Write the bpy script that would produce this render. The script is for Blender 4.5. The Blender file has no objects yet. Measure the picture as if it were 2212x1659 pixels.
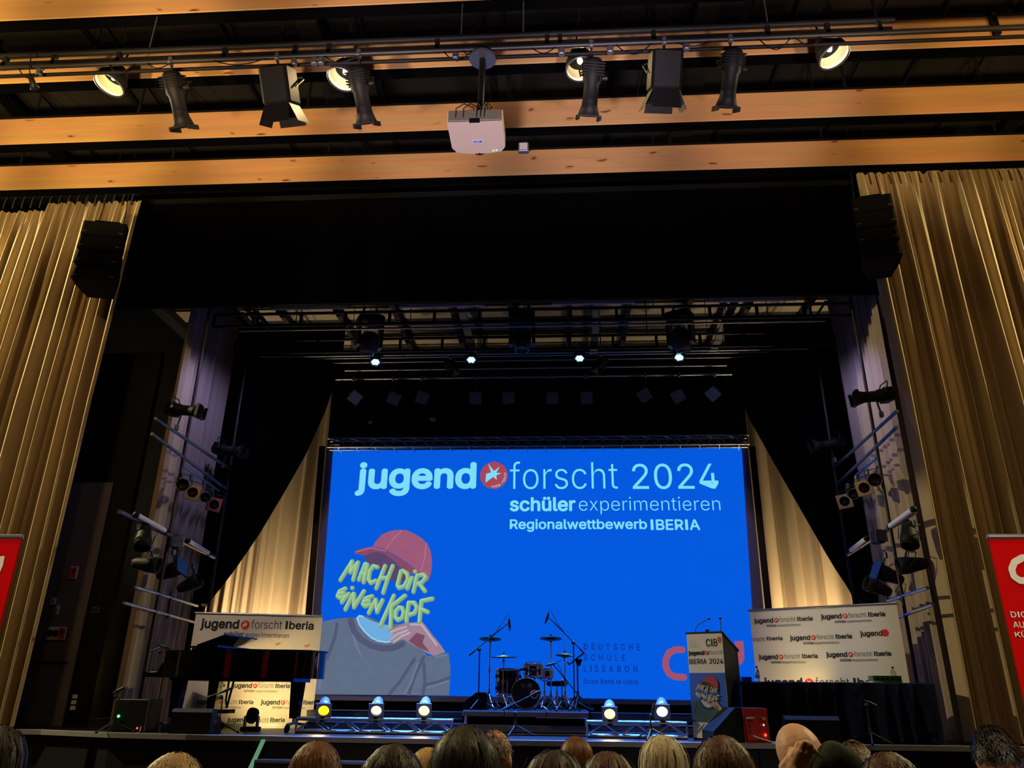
import bpy, math, random
import numpy as np
from mathutils import Vector, Matrix, Euler

# ------------------------------------------------------------------ camera
IW, IH, FPX = 2212.0, 1659.0, 1661.0
YAW, PITCH, ROLL = math.radians(-3.883), math.radians(22.03), math.radians(0.75)
CAM = Vector((0, 0, 1.5))
_f = Vector((math.sin(YAW) * math.cos(PITCH), math.cos(YAW) * math.cos(PITCH), math.sin(PITCH)))
_r0 = Vector((math.cos(YAW), -math.sin(YAW), 0)); _u0 = _r0.cross(_f)
RT = _r0 * math.cos(ROLL) + _u0 * math.sin(ROLL)
UP = _u0 * math.cos(ROLL) - _r0 * math.sin(ROLL)
scene = bpy.context.scene
col = scene.collection
cd = bpy.data.cameras.new('camera'); cam = bpy.data.objects.new('camera', cd); col.objects.link(cam)
cd.sensor_fit = 'HORIZONTAL'; cd.sensor_width = 36; cd.lens = 36 * FPX / IW; cd.clip_start = 0.05; cd.clip_end = 200
cam.matrix_world = Matrix(((RT.x, UP.x, -_f.x, CAM.x), (RT.y, UP.y, -_f.y, CAM.y), (RT.z, UP.z, -_f.z, CAM.z), (0, 0, 0, 1)))
scene.camera = cam
# ------------------------------------------------------------------ world, exposure
w = bpy.data.worlds.new('hall_air'); scene.world = w; w.use_nodes = True
w.node_tree.nodes['Background'].inputs[0].default_value = (0.55, 0.5, 0.6, 1)
w.node_tree.nodes['Background'].inputs[1].default_value = 0.004
vs = scene.view_settings
vs.view_transform = 'Standard'; vs.look = 'None'; vs.gamma = 1; vs.use_curve_mapping = False; vs.exposure = 0.0
cy = scene.cycles; cy.use_adaptive_sampling = True; cy.adaptive_threshold = 0.05; cy.max_bounces = 4; cy.diffuse_bounces = 2; cy.glossy_bounces = 2; cy.transmission_bounces = 4; cy.caustics_reflective = False; cy.caustics_refractive = False

def light(name, kind, loc, target, energy, color, size=40, blend=0.5, radius=0.1, sx=1, sy=1):
    d = bpy.data.lights.new(name, kind); o = bpy.data.objects.new(name, d); col.objects.link(o)
    d.energy = energy; d.color = color
    if kind == 'SPOT':
        d.spot_size = math.radians(size); d.spot_blend = blend; d.shadow_soft_size = radius
    elif kind == 'AREA':
        d.shape = 'RECTANGLE'; d.size = sx; d.size_y = sy
    else:
        d.shadow_soft_size = radius
    o.location = loc
    o.rotation_euler = (Vector(target) - Vector(loc)).to_track_quat('-Z', 'Y').to_euler()
    return o

WARM = (1.0, 0.62, 0.25); YEL = (1.0, 0.72, 0.34); ROSE = (1.0, 0.60, 0.50); BLUE = (0.05, 0.22, 1.0); VIO = (0.45, 0.42, 1.0)
# hall lights: unseen uplights added to brighten the beams, wall washers on the curtains
for _i, (_x, _e, _c) in enumerate(((-11.2, 5200, (1, .68, .28)), (-8.6, 5200, (1, .68, .28)), (-6.0, 5000, (1, .68, .30)), (-3.4, 3600, (1, .70, .50)), (-.8, 3100, (.92, .76, .9)), (1.8, 3000, (.95, .76, .86)), (4.4, 2700, (1, .67, .34)), (7.0, 2700, (1, .67, .27)), (9.6, 2700, (1, .67, .27)))):
    light('house_uplight_beam_%d' % _i, 'SPOT', (_x, 0.6, 1.0), (_x, 7.9, 9.35), _e, _c, 28, 0.5, 0.25)
light('curtain_washer_left', 'SPOT', (-12.6, 10.35, 8.6), (-8.6, 11.2, 5.2), 4300, (1, .86, .46), 125, 0.7, 0.1)
light('curtain_washer_right', 'SPOT', (10.6, 10.45, 8.6), (6.4, 11.2, 5.2), 2100, (1, .86, .46), 125, 0.7, 0.1)
light('curtain_fill_left', 'SPOT', (-6.5, 4, 8.6), (-8.8, 11.3, 5.2), 360, WARM, 72, 0.9, 0.3)
light('curtain_fill_right', 'SPOT', (4.5, 4, 8.6), (6.8, 11.3, 5.2), 200, WARM, 72, 0.9, 0.3)
light('house_fill_left', 'SPOT', (-4, 2.4, 8.8), (-4, 3.6, 0), 800, YEL, 80, 0.8, 0.2)
light('house_fill_right', 'SPOT', (3, 2.4, 8.8), (3, 3.6, 0), 800, YEL, 80, 0.8, 0.2)
light('aisle_spot_left', 'SPOT', (-3.4, -2.0, 5.0), (-2.8, 4.2, 1.7), 800, (1, .82, .6), 26, 0.7, 0.1)  # unseen spot added to brighten the left red banner
light('aisle_spot_right', 'SPOT', (3.4, -2.0, 5.0), (2.6, 4.2, 1.7), 1000, (1, .82, .6), 26, 0.7, 0.1)  # unseen spot added to brighten the right red banner
# front-of-house spots of the hall bar, on the two logo walls and the lectern
light('front_spot_left', 'SPOT', (-5.2, 6.7, 7.9), (-4.6, 12.8, 2.2), 600, (1, .78, .56), 26, 0.7, 0.1)
light('front_spot_right', 'SPOT', (3.2, 6.7, 7.9), (3.6, 12.3, 2.25), 480, (.92, .88, 1), 19, 0.8, 0.1)

# ------------------------------------------------------------------ pixel <-> place
ZS, ZF = 0.98, 0.0          # stage floor, hall floor
def ray(x, y): return _f + RT * ((x - IW / 2) / FPX) - UP * ((y - IH / 2) / FPX)
def P(x, y, Y):
    d = ray(x, y); return CAM + d * (Y / d.y)
def PZ(x, y, Z):
    d = ray(x, y); return CAM + d * ((Z - CAM.z) / d.z)
def PX(x, y, X):
    d = ray(x, y); return CAM + d * (X / d.x)

# ------------------------------------------------------------------ mesh builder
TM = {}
class MB:
    def __init__(s): s.v = []; s.f = []; s.s = []
    def add(s, vs, fs, smooth=False, M=None):
        b = len(s.v)
        s.v += [tuple(M @ Vector(v)) if M is not None else tuple(v) for v in vs]
        s.f += [tuple(i + b for i in f) for f in fs]; s.s += [smooth] * len(fs); return s
    def box(s, c, d, M=None, bev=0.0):
        x, y, z = d[0] / 2, d[1] / 2, d[2] / 2; cx, cy, cz = c
        if bev <= 0:
            vs = [(cx + a * x, cy + b * y, cz + e * z) for a in (-1, 1) for b in (-1, 1) for e in (-1, 1)]
            fs = [(0, 1, 3, 2), (4, 6, 7, 5), (0, 4, 5, 1), (2, 3, 7, 6), (0, 2, 6, 4), (1, 5, 7, 3)]
            return s.add(vs, fs, False, M)
        b = min(bev, x * .9, y * .9, z * .9)          # chamfered box: octagon section in x,y with chamfered top/bottom
        def ring(ix, iy, zz): return [(cx - x + ix, cy - y + iy + b, zz), (cx - x + ix + b, cy - y + iy, zz), (cx + x - ix - b, cy - y + iy, zz), (cx + x - ix, cy - y + iy + b, zz), (cx + x - ix, cy + y - iy - b, zz), (cx + x - ix - b, cy + y - iy, zz), (cx - x + ix + b, cy + y - iy, zz), (cx - x + ix, cy + y - iy - b, zz)]
        vs = ring(b * .5, b * .5, cz - z) + ring(0, 0, cz - z + b * .6) + ring(0, 0, cz + z - b * .6) + ring(b * .5, b * .5, cz + z)
        fs = [tuple(range(7, -1, -1)), tuple(range(24, 32))]
        for k in range(3):
            for i in range(8):
                j = (i + 1) % 8; fs.append((k * 8 + i, k * 8 + j, k * 8 + 8 + j, k * 8 + 8 + i))
        return s.add(vs, fs, False, M)
    def cyl(s, p0, p1, r0, r1=None, n=10, caps=True, smooth=True, M=None):
        p0, p1 = Vector(p0), Vector(p1); r1 = r0 if r1 is None else r1
        a = (p1 - p0).normalized(); t = Vector((0, 0, 1)) if abs(a.z) < .9 else Vector((1, 0, 0))
        u = a.cross(t).normalized(); q = a.cross(u)
        vs = []
        for p, r in ((p0, r0), (p1, r1)):
            vs += [p + (u * math.cos(2 * math.pi * i / n) + q * math.sin(2 * math.pi * i / n)) * r for i in range(n)]
        s.add(vs, [(i, i + n, (i + 1) % n + n, (i + 1) % n) for i in range(n)], smooth, M)
        if caps: s.add(vs, [tuple(range(n)), tuple(range(2 * n - 1, n - 1, -1))], False, M)
        return s
    def tube(s, pts, r, n=6, M=None):
        pts = [Vector(p) for p in pts]
        rr = r if isinstance(r, (list, tuple)) else [r] * len(pts)
        vs = []; u = None
        for i, p in enumerate(pts):
            a = (pts[min(i + 1, len(pts) - 1)] - pts[max(i - 1, 0)]).normalized()
            if u is None:
                t = Vector((0, 0, 1)) if abs(a.z) < .9 else Vector((1, 0, 0)); u = a.cross(t).normalized()
            else:
                u = (u - a * u.dot(a)); u = u.normalized() if u.length > 1e-6 else a.orthogonal().normalized()
            q = a.cross(u)
            vs += [p + (u * math.cos(2 * math.pi * k / n) + q * math.sin(2 * math.pi * k / n)) * rr[i] for k in range(n)]
        fs = []
        for i in range(len(pts) - 1):
            fs += [(i * n + k, i * n + (k + 1) % n, (i + 1) * n + (k + 1) % n, (i + 1) * n + k) for k in range(n)]
        s.add(vs, fs, True, M)
        return s.add(vs, [tuple(range(n - 1, -1, -1)), tuple(range((len(pts) - 1) * n, len(pts) * n))], False, M)
    def lathe(s, prof, n=20, M=None, smooth=True, closed=False):
        vs = [(r * math.cos(2 * math.pi * i / n), r * math.sin(2 * math.pi * i / n), z) for r, z in prof for i in range(n)]
        fs = [(k * n + i, k * n + (i + 1) % n, (k + 1) * n + (i + 1) % n, (k + 1) * n + i) for k in range(len(prof) - 1) for i in range(n)]
        return s.add(vs, fs, smooth, M)
    def ell(s, c, r, n=14, m=8, M=None):
        if not isinstance(r, (list, tuple)): r = (r, r, r)
        vs = [(c[0], c[1], c[2] - r[2])]
        for j in range(1, m):
            t = -math.pi / 2 + math.pi * j / m
            vs += [(c[0] + r[0] * math.cos(t) * math.cos(2 * math.pi * i / n), c[1] + r[1] * math.cos(t) * math.sin(2 * math.pi * i / n), c[2] + r[2] * math.sin(t)) for i in range(n)]
        vs.append((c[0], c[1], c[2] + r[2])); L = len(vs) - 1
        fs = [(0, 1 + (i + 1) % n, 1 + i) for i in range(n)]
        for j in range(m - 2):
            b = 1 + j * n; fs += [(b + i, b + (i + 1) % n, b + n + (i + 1) % n, b + n + i) for i in range(n)]
        b = 1 + (m - 2) * n; fs += [(b + i, b + (i + 1) % n, L) for i in range(n)]
        return s.add(vs, fs, True, M)
    def prism(s, poly, O, U, V, W, M=None, smooth=False):
        O, U, V, W = Vector(O), Vector(U), Vector(V), Vector(W); n = len(poly)
        a = [O + U * p[0] + V * p[1] for p in poly]
        vs = a + [p + W for p in a]
        s.add(vs, [(i, (i + 1) % n, (i + 1) % n + n, i + n) for i in range(n)], smooth, M)
        return s.add(vs, [tuple(range(n - 1, -1, -1)), tuple(range(n, 2 * n))], False, M)
    def quad(s, a, b, c, d): return s.add([a, b, c, d], [(0, 1, 2, 3)])
    def mesh(s, name):
        me = bpy.data.meshes.new(name); me.from_pydata(s.v, [], s.f)
        me.polygons.foreach_set('use_smooth', s.s); me.update(); return me
    def obj(s, name, mat, parent=None, world=False):
        if world and parent is not None:
            Mi = TM[parent.name].inverted(); s.v = [tuple(Mi @ Vector(v)) for v in s.v]
        me = s.mesh(name); o = bpy.data.objects.new(name, me); col.objects.link(o)
        me.materials.append(MAT[mat] if isinstance(mat, str) else mat)
        if parent is not None: o.parent = parent
        return o

def tag(o, label, cat, group=None, kind=None):
    if label: o['label'] = label
    if cat: o['category'] = cat
    if group: o['group'] = group
    if kind: o['kind'] = kind
    return o
def thing(name, loc, label, cat, rz=0.0, group=None, rot=None):
    o = bpy.data.objects.new(name, None); col.objects.link(o); o.empty_display_size = 0.1
    o.location = loc; o.rotation_euler = rot if rot is not None else (0, 0, rz)
    TM[o.name] = Matrix.Translation(Vector(loc)) @ o.rotation_euler.to_matrix().to_4x4()
    return tag(o, label, cat, group)
def struct(name, mb, mat, label=None):
    o = mb.obj(name, mat); o['kind'] = 'structure'
    if label: o['label'] = label
    return o
def part(name, me, mat, parent, M=None):
    if not me.materials: me.materials.append(MAT[mat])
    o = bpy.data.objects.new(name, me); col.objects.link(o); o.parent = parent
    if M is not None: o.matrix_local = M
    return o
def copy_tree(o, parent=None):
    c = o.copy(); col.objects.link(c); c.parent = parent
    if parent is not None: c.matrix_parent_inverse = o.matrix_parent_inverse
    for ch in list(o.children): copy_tree(ch, c)
    return c
def place(o, loc, rot, label, group=None):
    o.location = loc; o.rotation_euler = rot; o['label'] = label
    if group: o['group'] = group
    TM[o.name] = Matrix.Translation(Vector(loc)) @ o.rotation_euler.to_matrix().to_4x4()
    return o
def aim(d, roll=0.0):
    """rotation that turns local -Z to direction d"""
    q = Vector(d).normalized().to_track_quat('-Z', 'Y'); return (q.to_matrix() @ Matrix.Rotation(roll, 3, 'Z')).to_euler()
ORD = ['leftmost', 'second from left', 'third from left', 'fourth from left', 'fifth from left', 'sixth from left', 'seventh from left', 'eighth from left', 'ninth from left', 'tenth from left']

# ------------------------------------------------------------------ materials
MAT = {}
def lin(c): return tuple(((x / 255) / 12.92 if x / 255 <= 0.04045 else ((x / 255 + 0.055) / 1.055) ** 2.4) for x in c)
def mat(name, rgb, rough=0.6, metal=0.0, emit=0.0, vary=0.12, scale=(8, 8, 8), bump=0.0, spec=0.5, srgb=True, sheen=0.0, coat=0.0, erough=None, trans=0.0):
    m = bpy.data.materials.new(name); m.use_nodes = True; nt = m.node_tree; b = nt.nodes['Principled BSDF']
    c = lin(rgb) if srgb else rgb
    b.inputs['Roughness'].default_value = rough; b.inputs['Metallic'].default_value = metal
    b.inputs['Specular IOR Level'].default_value = spec
    if sheen: b.inputs['Sheen Weight'].default_value = sheen; b.inputs['Sheen Roughness'].default_value = .4
    if coat: b.inputs['Coat Weight'].default_value = coat; b.inputs['Coat Roughness'].default_value = .08
    if trans: b.inputs['Transmission Weight'].default_value = trans
    if emit:
        b.inputs['Base Color'].default_value = (0, 0, 0, 1)
        b.inputs['Emission Color'].default_value = (*c, 1); b.inputs['Emission Strength'].default_value = emit
        b.inputs['Specular IOR Level'].default_value = 0.1
        tgt = 'Emission Color'
    else:
        b.inputs['Base Color'].default_value = (*c, 1); tgt = 'Base Color'
    tc = nt.nodes.new('ShaderNodeTexCoord'); mp = nt.nodes.new('ShaderNodeMapping'); nz = nt.nodes.new('ShaderNodeTexNoise')
    mp.inputs['Scale'].default_value = scale; nz.inputs['Scale'].default_value = 1.0; nz.inputs['Detail'].default_value = 4
    nt.links.new(tc.outputs['Object'], mp.inputs[0]); nt.links.new(mp.outputs[0], nz.inputs['Vector'])
    if vary:
        mx = nt.nodes.new('ShaderNodeMixRGB'); mx.inputs[1].default_value = (*[x * (1 - vary) for x in c], 1); mx.inputs[2].default_value = (*[x * (1 + vary) for x in c], 1)
        nt.links.new(nz.outputs['Fac'], mx.inputs[0]); nt.links.new(mx.outputs[0], b.inputs[tgt])
    if bump:
        bp = nt.nodes.new('ShaderNodeBump'); bp.inputs['Strength'].default_value = bump; bp.inputs['Distance'].default_value = .01
        nt.links.new(nz.outputs['Fac'], bp.inputs['Height']); nt.links.new(bp.outputs[0], b.inputs['Normal'])
    MAT[name] = m; return m

def wood(name, c1, c2, knot):
    m = bpy.data.materials.new(name); m.use_nodes = True; nt = m.node_tree; b = nt.nodes['Principled BSDF']; N = nt.nodes.new; L = nt.links.new
    b.inputs['Roughness'].default_value = .55; b.inputs['Specular IOR Level'].default_value = .3
    tc = N('ShaderNodeTexCoord')
    def noise(sc, detail, seed=0):
        mp = N('ShaderNodeMapping'); mp.inputs['Scale'].default_value = sc; mp.inputs['Location'].default_value = (seed, seed * .7, seed * 1.3)
        n = N('ShaderNodeTexNoise'); n.inputs['Scale'].default_value = 1; n.inputs['Detail'].default_value = detail
        L(tc.outputs['Object'], mp.inputs[0]); L(mp.outputs[0], n.inputs['Vector']); return n
    g = noise((1.2, 30, 30), 5); g2 = noise((.35, .6, 9), 1, 3)
    mx = N('ShaderNodeMixRGB'); mx.inputs[1].default_value = (*lin(c1), 1); mx.inputs[2].default_value = (*lin(c2), 1); L(g.outputs['Fac'], mx.inputs[0])
    mx2 = N('ShaderNodeMixRGB'); mx2.blend_type = 'MULTIPLY'; mx2.inputs[0].default_value = .35; L(mx.outputs[0], mx2.inputs[1]); L(g2.outputs['Color'], mx2.inputs[2])
    mp = N('ShaderNodeMapping'); mp.inputs['Scale'].default_value = (2.2, 6, 6.5); L(tc.outputs['Object'], mp.inputs[0])
    wq = N('ShaderNodeTexNoise'); wq.inputs['Scale'].default_value = 2.0; L(mp.outputs[0], wq.inputs['Vector'])
    av = N('ShaderNodeMixRGB'); av.blend_type = 'ADD'; av.inputs[0].default_value = .5; L(mp.outputs[0], av.inputs[1]); L(wq.outputs['Color'], av.inputs[2])
    vo = N('ShaderNodeTexVoronoi'); vo.inputs['Scale'].default_value = 1; vo.inputs['Randomness'].default_value = 1; L(av.outputs[0], vo.inputs['Vector'])
    cr = N('ShaderNodeValToRGB'); cr.color_ramp.elements[0].position = .08; cr.color_ramp.elements[0].color = (1, 1, 1, 1); cr.color_ramp.elements[1].position = .19; cr.color_ramp.elements[1].color = (0, 0, 0, 1)
    L(vo.outputs['Distance'], cr.inputs[0])
    gate = N('ShaderNodeMath'); gate.operation = 'GREATER_THAN'; gate.inputs[1].default_value = .42
    sp = N('ShaderNodeSeparateColor'); L(vo.outputs['Color'], sp.inputs[0]); L(sp.outputs[0], gate.inputs[0])
    mm = N('ShaderNodeMath'); mm.operation = 'MULTIPLY'; L(cr.outputs[0], mm.inputs[0]); L(gate.outputs[0], mm.inputs[1])
    m3 = N('ShaderNodeMixRGB'); m3.inputs[2].default_value = (*lin(knot), 1); L(mm.outputs[0], m3.inputs[0]); L(mx2.outputs[0], m3.inputs[1])
    L(m3.outputs[0], b.inputs['Base Color']); MAT[name] = m

wood('pine', (226, 178, 120), (208, 152, 95), (120, 70, 35))
mat('black_cloth', (7, 7, 8), .98, spec=0.0, scale=(3, 3, 3))
mat('black_paint', (13, 13, 14), .6, spec=.3)
mat('black_metal', (18, 17, 17), .6, spec=.22)
mat('dark_metal', (40, 38, 37), .45, .3)
mat('grey_metal', (120, 120, 124), .4, .7)
mat('steel', (190, 192, 198), .28, 1.0, vary=.05)
mat('chrome', (225, 228, 232), .12, 1.0, vary=.03)
mat('aluminium', (175, 178, 184), .33, .9, vary=.06)
mat('curtain_beige', (172, 150, 116), .9, spec=.1, sheen=.04, scale=(20, 20, 3), vary=.08)
mat('curtain_grey', (176, 158, 140), .92, spec=.12, sheen=.2, scale=(20, 20, 3), vary=.08)
mat('wall_dark', (38, 37, 38), .85, spec=.2, scale=(2, 2, 2))
mat('wall_panel', (104, 98, 102), .7, spec=.3, scale=(2, 2, 2))
mat('ceiling_dark', (24, 22, 20), .9, spec=.2, scale=(1, 1, 1))
mat('ceiling_panel', (120, 108, 88), .9, spec=.2, scale=(30, 30, 30), vary=.25)
mat('stage_board', (30, 28, 28), .35, spec=.5, scale=(2, 8, 8), vary=.2, bump=.05)
mat('stage_edge', (150, 148, 150), .4, spec=.5)
mat('hall_floor', (48, 36, 28), .5, scale=(3, 3, 3))
mat('white_panel', (226, 222, 222), .55, vary=.03)
mat('screen_cloth', (150, 146, 160), .8, vary=.02)
mat('banner_red', (205, 12, 15), .9, spec=.05, vary=.06)
mat('ink_black', (22, 20, 24), .6, vary=0.02)
mat('ink_grey', (130, 128, 134), .6, vary=0.02)
mat('ink_red', (214, 40, 36), .6, vary=0.02)
mat('ink_white', (236, 232, 222), .6, vary=0.02)
mat('ink_orange', (222, 70, 50), .6, vary=.02)
mat('cloth_navy', (11, 14, 44), .9, spec=.15, sheen=.1)
mat('piano_black', (6, 6, 7), .08, spec=.6, vary=0, coat=.6)
mat('plastic_black', (11, 11, 12), .6, spec=.25)
mat('grille', (12, 12, 13), .85, spec=.2, bump=.4, scale=(120, 120, 120))
mat('plastic_red', (186, 30, 24), .45)
mat('plastic_white', (216, 192, 172), .45, vary=.03)
mat('plastic_olive', (120, 112, 92), .5, vary=.05)
mat('plastic_green', (24, 92, 48), .5)
mat('plastic_blue', (26, 60, 200), .4)
mat('glass_clear', (235, 240, 245), .05, trans=.9, vary=0)
mat('gel_blue', (14, 28, 74), .35, spec=.8, bump=.6, scale=(14, 14, 14))
mat('gel_violet', (26, 22, 58), .35, spec=.8, bump=.6, scale=(14, 14, 14))
mat('gel_pale', (50, 64, 104), .35, spec=.8, bump=.6, scale=(14, 14, 14))
mat('gel_amber', (196, 160, 130), .5)
mat('gel_pink', (216, 120, 140), .5)
mat('lens_red', (78, 26, 22), .2, spec=.8)
mat('lens_dark', (30, 32, 30), .15, spec=.9)
mat('brass_cymbal', (190, 160, 90), .3, .9)
mat('drum_wrap', (14, 13, 15), .18, spec=.6, coat=.5, vary=.02)
mat('drum_skin', (8, 8, 9), .4)
mat('paper', (200, 205, 215), .7)
mat('tape_green', (150, 230, 165), .6, emit=.32)
mat('tube_white', (226, 224, 230), .35, vary=.02)
# ------------------------------------------------------------------ hall and stage shell
def edge_y(x):   # the gently bowed front edge of the stage
    pts = [(-14, 11.5), (-7.1, 11.05), (-5.9, 10.62), (-4.8, 10.46), (-.6, 10.44), (3.4, 10.74), (4.9, 10.8), (12, 11.2)]
    for (a, ya), (b, yb) in zip(pts, pts[1:]):
        if a <= x <= b: return ya + (yb - ya) * (x - a) / (b - a)
    return pts[0][1] if x < pts[0][0] else pts[-1][1]
XL, XR, YB, YF, ZT = -13.0, 11.0, -7.0, 17.6, 11.2
struct('floor', MB().box(((XL + XR) / 2, (YB + YF) / 2, -.1), (XR - XL, YF - YB, .2)), 'hall_floor')
struct('wall_left', MB().box((XL - .1, (YB + YF) / 2, ZT / 2), (.2, YF - YB, ZT)), 'wall_dark')
struct('wall_right', MB().box((XR + .1, (YB + YF) / 2, ZT / 2), (.2, YF - YB, ZT)), 'wall_dark')
struct('wall_back', MB().box(((XL + XR) / 2, YB - .1, ZT / 2), (XR - XL, .2, ZT)), 'wall_dark')
struct('wall_stage', MB().box(((XL + XR) / 2, YF + .1, ZT / 2), (XR - XL, .2, ZT)), 'black_paint')
# hall ceiling with panels
ceil = struct('ceiling', MB().box(((XL + XR) / 2, (YB + YF) / 2, ZT + .1), (XR - XL, YF - YB, .2)), 'black_paint')
pm = MB().box((0, 0, 0), (1.86, 2.3, .03), bev=.01).mesh('panel')
for i in range(12):
    for j in range(5):
        o = part('panel', pm, 'ceiling_dark', ceil, Matrix.Translation((XL + 1.05 + i * 1.98, .2 + j * 2.42 + 1.1, ZT - .03)))
for k in range(4):   # dark ducts under the ceiling
    MB().box((XL + 3.4 + k * 5.9, 5.5, ZT - .35), (.34, 12.4, .3), bev=.03).obj('duct', 'black_paint', ceil)
for k in range(11):
    MB().cyl((XL + 1.2 + k * 2.2, .4, ZT - .16), (XL + 1.2 + k * 2.2, 10.9, ZT - .16), .035, n=6).obj('conduit', 'black_paint', ceil)

# stage floor and its front
xs = [-13, -10, -8, -7.1, -6.5, -5.9, -5.3, -4.8, -3, -.6, 1.5, 3.4, 4.9, 7, 9, 11]
m = MB(); n = len(xs)
top = [(x, edge_y(x), ZS) for x in xs] + [(x, YF, ZS) for x in xs]
bot = [(x, y, ZS - .06) for x, y, z in top]
m.add(top + bot, [(i, i + 1, n + i + 1, n + i) for i in range(n - 1)] + [(2 * n + i + 1, 2 * n + i, 3 * n + i, 3 * n + i + 1) for i in range(n - 1)] + [(2 * n + i, 2 * n + i + 1, i + 1, i) for i in range(n - 1)])
sf = struct('floor_stage', m, 'stage_board')
m = MB()
for a, b in zip(xs, xs[1:]):
    A, B = Vector((a, edge_y(a), 0)), Vector((b, edge_y(b), 0)); d = (B - A).normalized()
    m.prism([(0, 0), ((B - A).length, 0), ((B - A).length, .06), (0, .06)], A + Vector((0, -.02, ZS - .055)), d, (0, 0, 1), (0, .10, 0))
struct('trim_1', m, 'stage_edge')
m = MB()
for a, b in zip(xs, xs[1:]):
    A, B = Vector((a, edge_y(a) + .03, 0)), Vector((b, edge_y(b) + .03, 0)); d = (B - A).normalized()
    m.prism([(0, 0), ((B - A).length, 0), ((B - A).length, ZS - .06), (0, ZS - .06)], A, d, (0, 0, 1), (0, .08, 0))
wf = struct('wall_stage_front', m, 'black_paint')
for x in (-9, -7.6, -6.2, -3.2, -1.8, -.4, 1.0, 2.4, 3.8, 5.2, 6.6):
    MB().box((x, edge_y(x) + .005, ZS / 2 - .03), (.02, .05, ZS - .1)).obj('joint_strip', 'black_metal', wf)
# stairs up to the stage
x0s = P(573, 1592, edge_y(-3.5)).x
st = thing('stage_stairs', (x0s + .9, 9.95, 0), 'black wooden steps with green lit edge before the stage front', 'stairs')
for k in range(3):
    h = ZS * (k + 1) / 4; yy = edge_y(-3) - .06 - (3 - k) * .28
    MB().box((x0s + .9, yy + .14, h / 2), (1.75, .28, h)).obj('step', 'black_metal', st, True)
    MB().box((x0s + .9, yy + .006, h - .012), (1.75, .016, .03)).obj('step_nosing', 'grey_metal', st, True)
MB().prism([(0, 0), (.05, 0), (.05, .02), (0, .02)], (x0s - .025, edge_y(-4) - .05, ZS - .05), (1, 0, 0), (0, -.5, .9), (0, -.62, -.56)).obj('edge_strip', 'tape_green', st, True)

# stage house: side walls, ceiling, back drape
ZCS = 8.95
wl = struct('wall_stage_left', MB().box((-8.2, 12.35, (ZS + 6.4) / 2 + .3), (2.0, .12, 6.4)), 'black_paint')
XP = P(160, 1430, 12.2).x
dr = struct('door_1', MB().box((XP - .9, 12.24, (ZS + 4.75) / 2), (1.8, .05, 4.75 - ZS), bev=.01), 'wall_panel')
MB().box((XP - .75, 12.205, 3.0), (.015, .02, 3.4)).obj('door_gap', 'black_metal', dr)
MB().box((XP - .8, 12.205, P(100, 1430, 12.2).z), (1.4, .02, .02)).obj('door_rail', 'black_metal', dr)
def wall_sign(name, x, y, w_, h_, mt, label, cat, Y=12.2, inner=None):
    c = P(x, y, Y); t = thing(name, c, label, cat)
    MB().box((0, 0, 0), (w_, .02, h_), bev=.004).obj('plate', mt, t)
    if inner:
        for (ox, oz, iw, ih, im) in inner: MB().box((ox, -.012, oz), (iw, .008, ih)).obj('pictogram', im, t)
    return t
wall_sign('fire_sign', 159, 1237, .13, .2, 'white_panel', 'small red and white fire sign high on the dark door panel', 'sign', inner=[(0, 0, .1, .17, 'ink_red'), (0, .02, .05, .06, 'ink_white')])
wall_sign('notice_plate', 115, 1299, .085, .1, 'paper', 'small square pale notice plate beside the left gold curtain', 'sign', inner=[(0, .01, .05, .03, 'ink_grey')])
wall_sign('notice_strip', 124, 1318, .05, .14, 'paper', 'narrow upright pale notice strip on dark door panel', 'sign', inner=[(0, 0, .03, .06, 'ink_grey')])
hs = wall_sign('hose_sign', 122, 1368, .3, .19, 'white_panel', 'red and white fire hose sign with two round openings', 'sign', inner=[(.09, 0, .11, .16, 'ink_red'), (.09, .02, .05, .05, 'ink_white')])
for k in (-.1, -.01): MB().cyl((k, -.008, 0), (k, -.02, 0), .052, n=16).obj('round_opening', 'black_metal', hs)
wall_sign('switch_box', 207, 1318, .13, .1, 'grey_metal', 'grey switch box with tall slot on the black wing wall', 'switch', 12.28, [(.03, .16, .05, .24, 'dark_metal'), (0, 0, .09, .05, 'ink_black')])
so = wall_sign('socket_panel', 161, 1517, .1, .26, 'dark_metal', 'upright socket panel with three pale inlets low on the wing wall', 'socket', 12.28)
for k in (-.08, 0, .08): MB().box((0, -.014, k), (.08, .012, .055)).obj('inlet', 'ink_white', so)
struct('wall_wing_left', MB().box((-8.9, 14.9, 5.6), (.12, 5.2, 9.2)), 'black_paint')
struct('wall_wing_right', MB().box((7.4, 14.6, 5.6), (.12, 5.8, 9.2)), 'black_paint')
sc_ = struct('ceiling_stage', MB().box((-.9, 14.75, ZCS + .1), (15.5, 5.6, .1)), 'black_paint')
pm2 = MB().box((0, 0, 0), (1.12, .5, .03), bev=.008).mesh('panel')
for i in range(12):
    for j in range(8):
        part('panel', pm2, 'ceiling_panel', sc_, Matrix.Translation((-7.6 + i * 1.2, 12.25 + j * .7, ZCS + .03)))
for i in range(13):
    MB().box((-8.2 + i * 1.2, 14.75, ZCS - .06), (.1, 5.4, .2)).obj('joist', 'black_metal', sc_)
for x in (-6.55, -1.95, .75, 3.4):
    MB().box((x, 14.4, ZCS - .3), (.16, 4.6, .05), bev=.01).obj('cable_tray', 'grey_metal', sc_)

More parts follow.
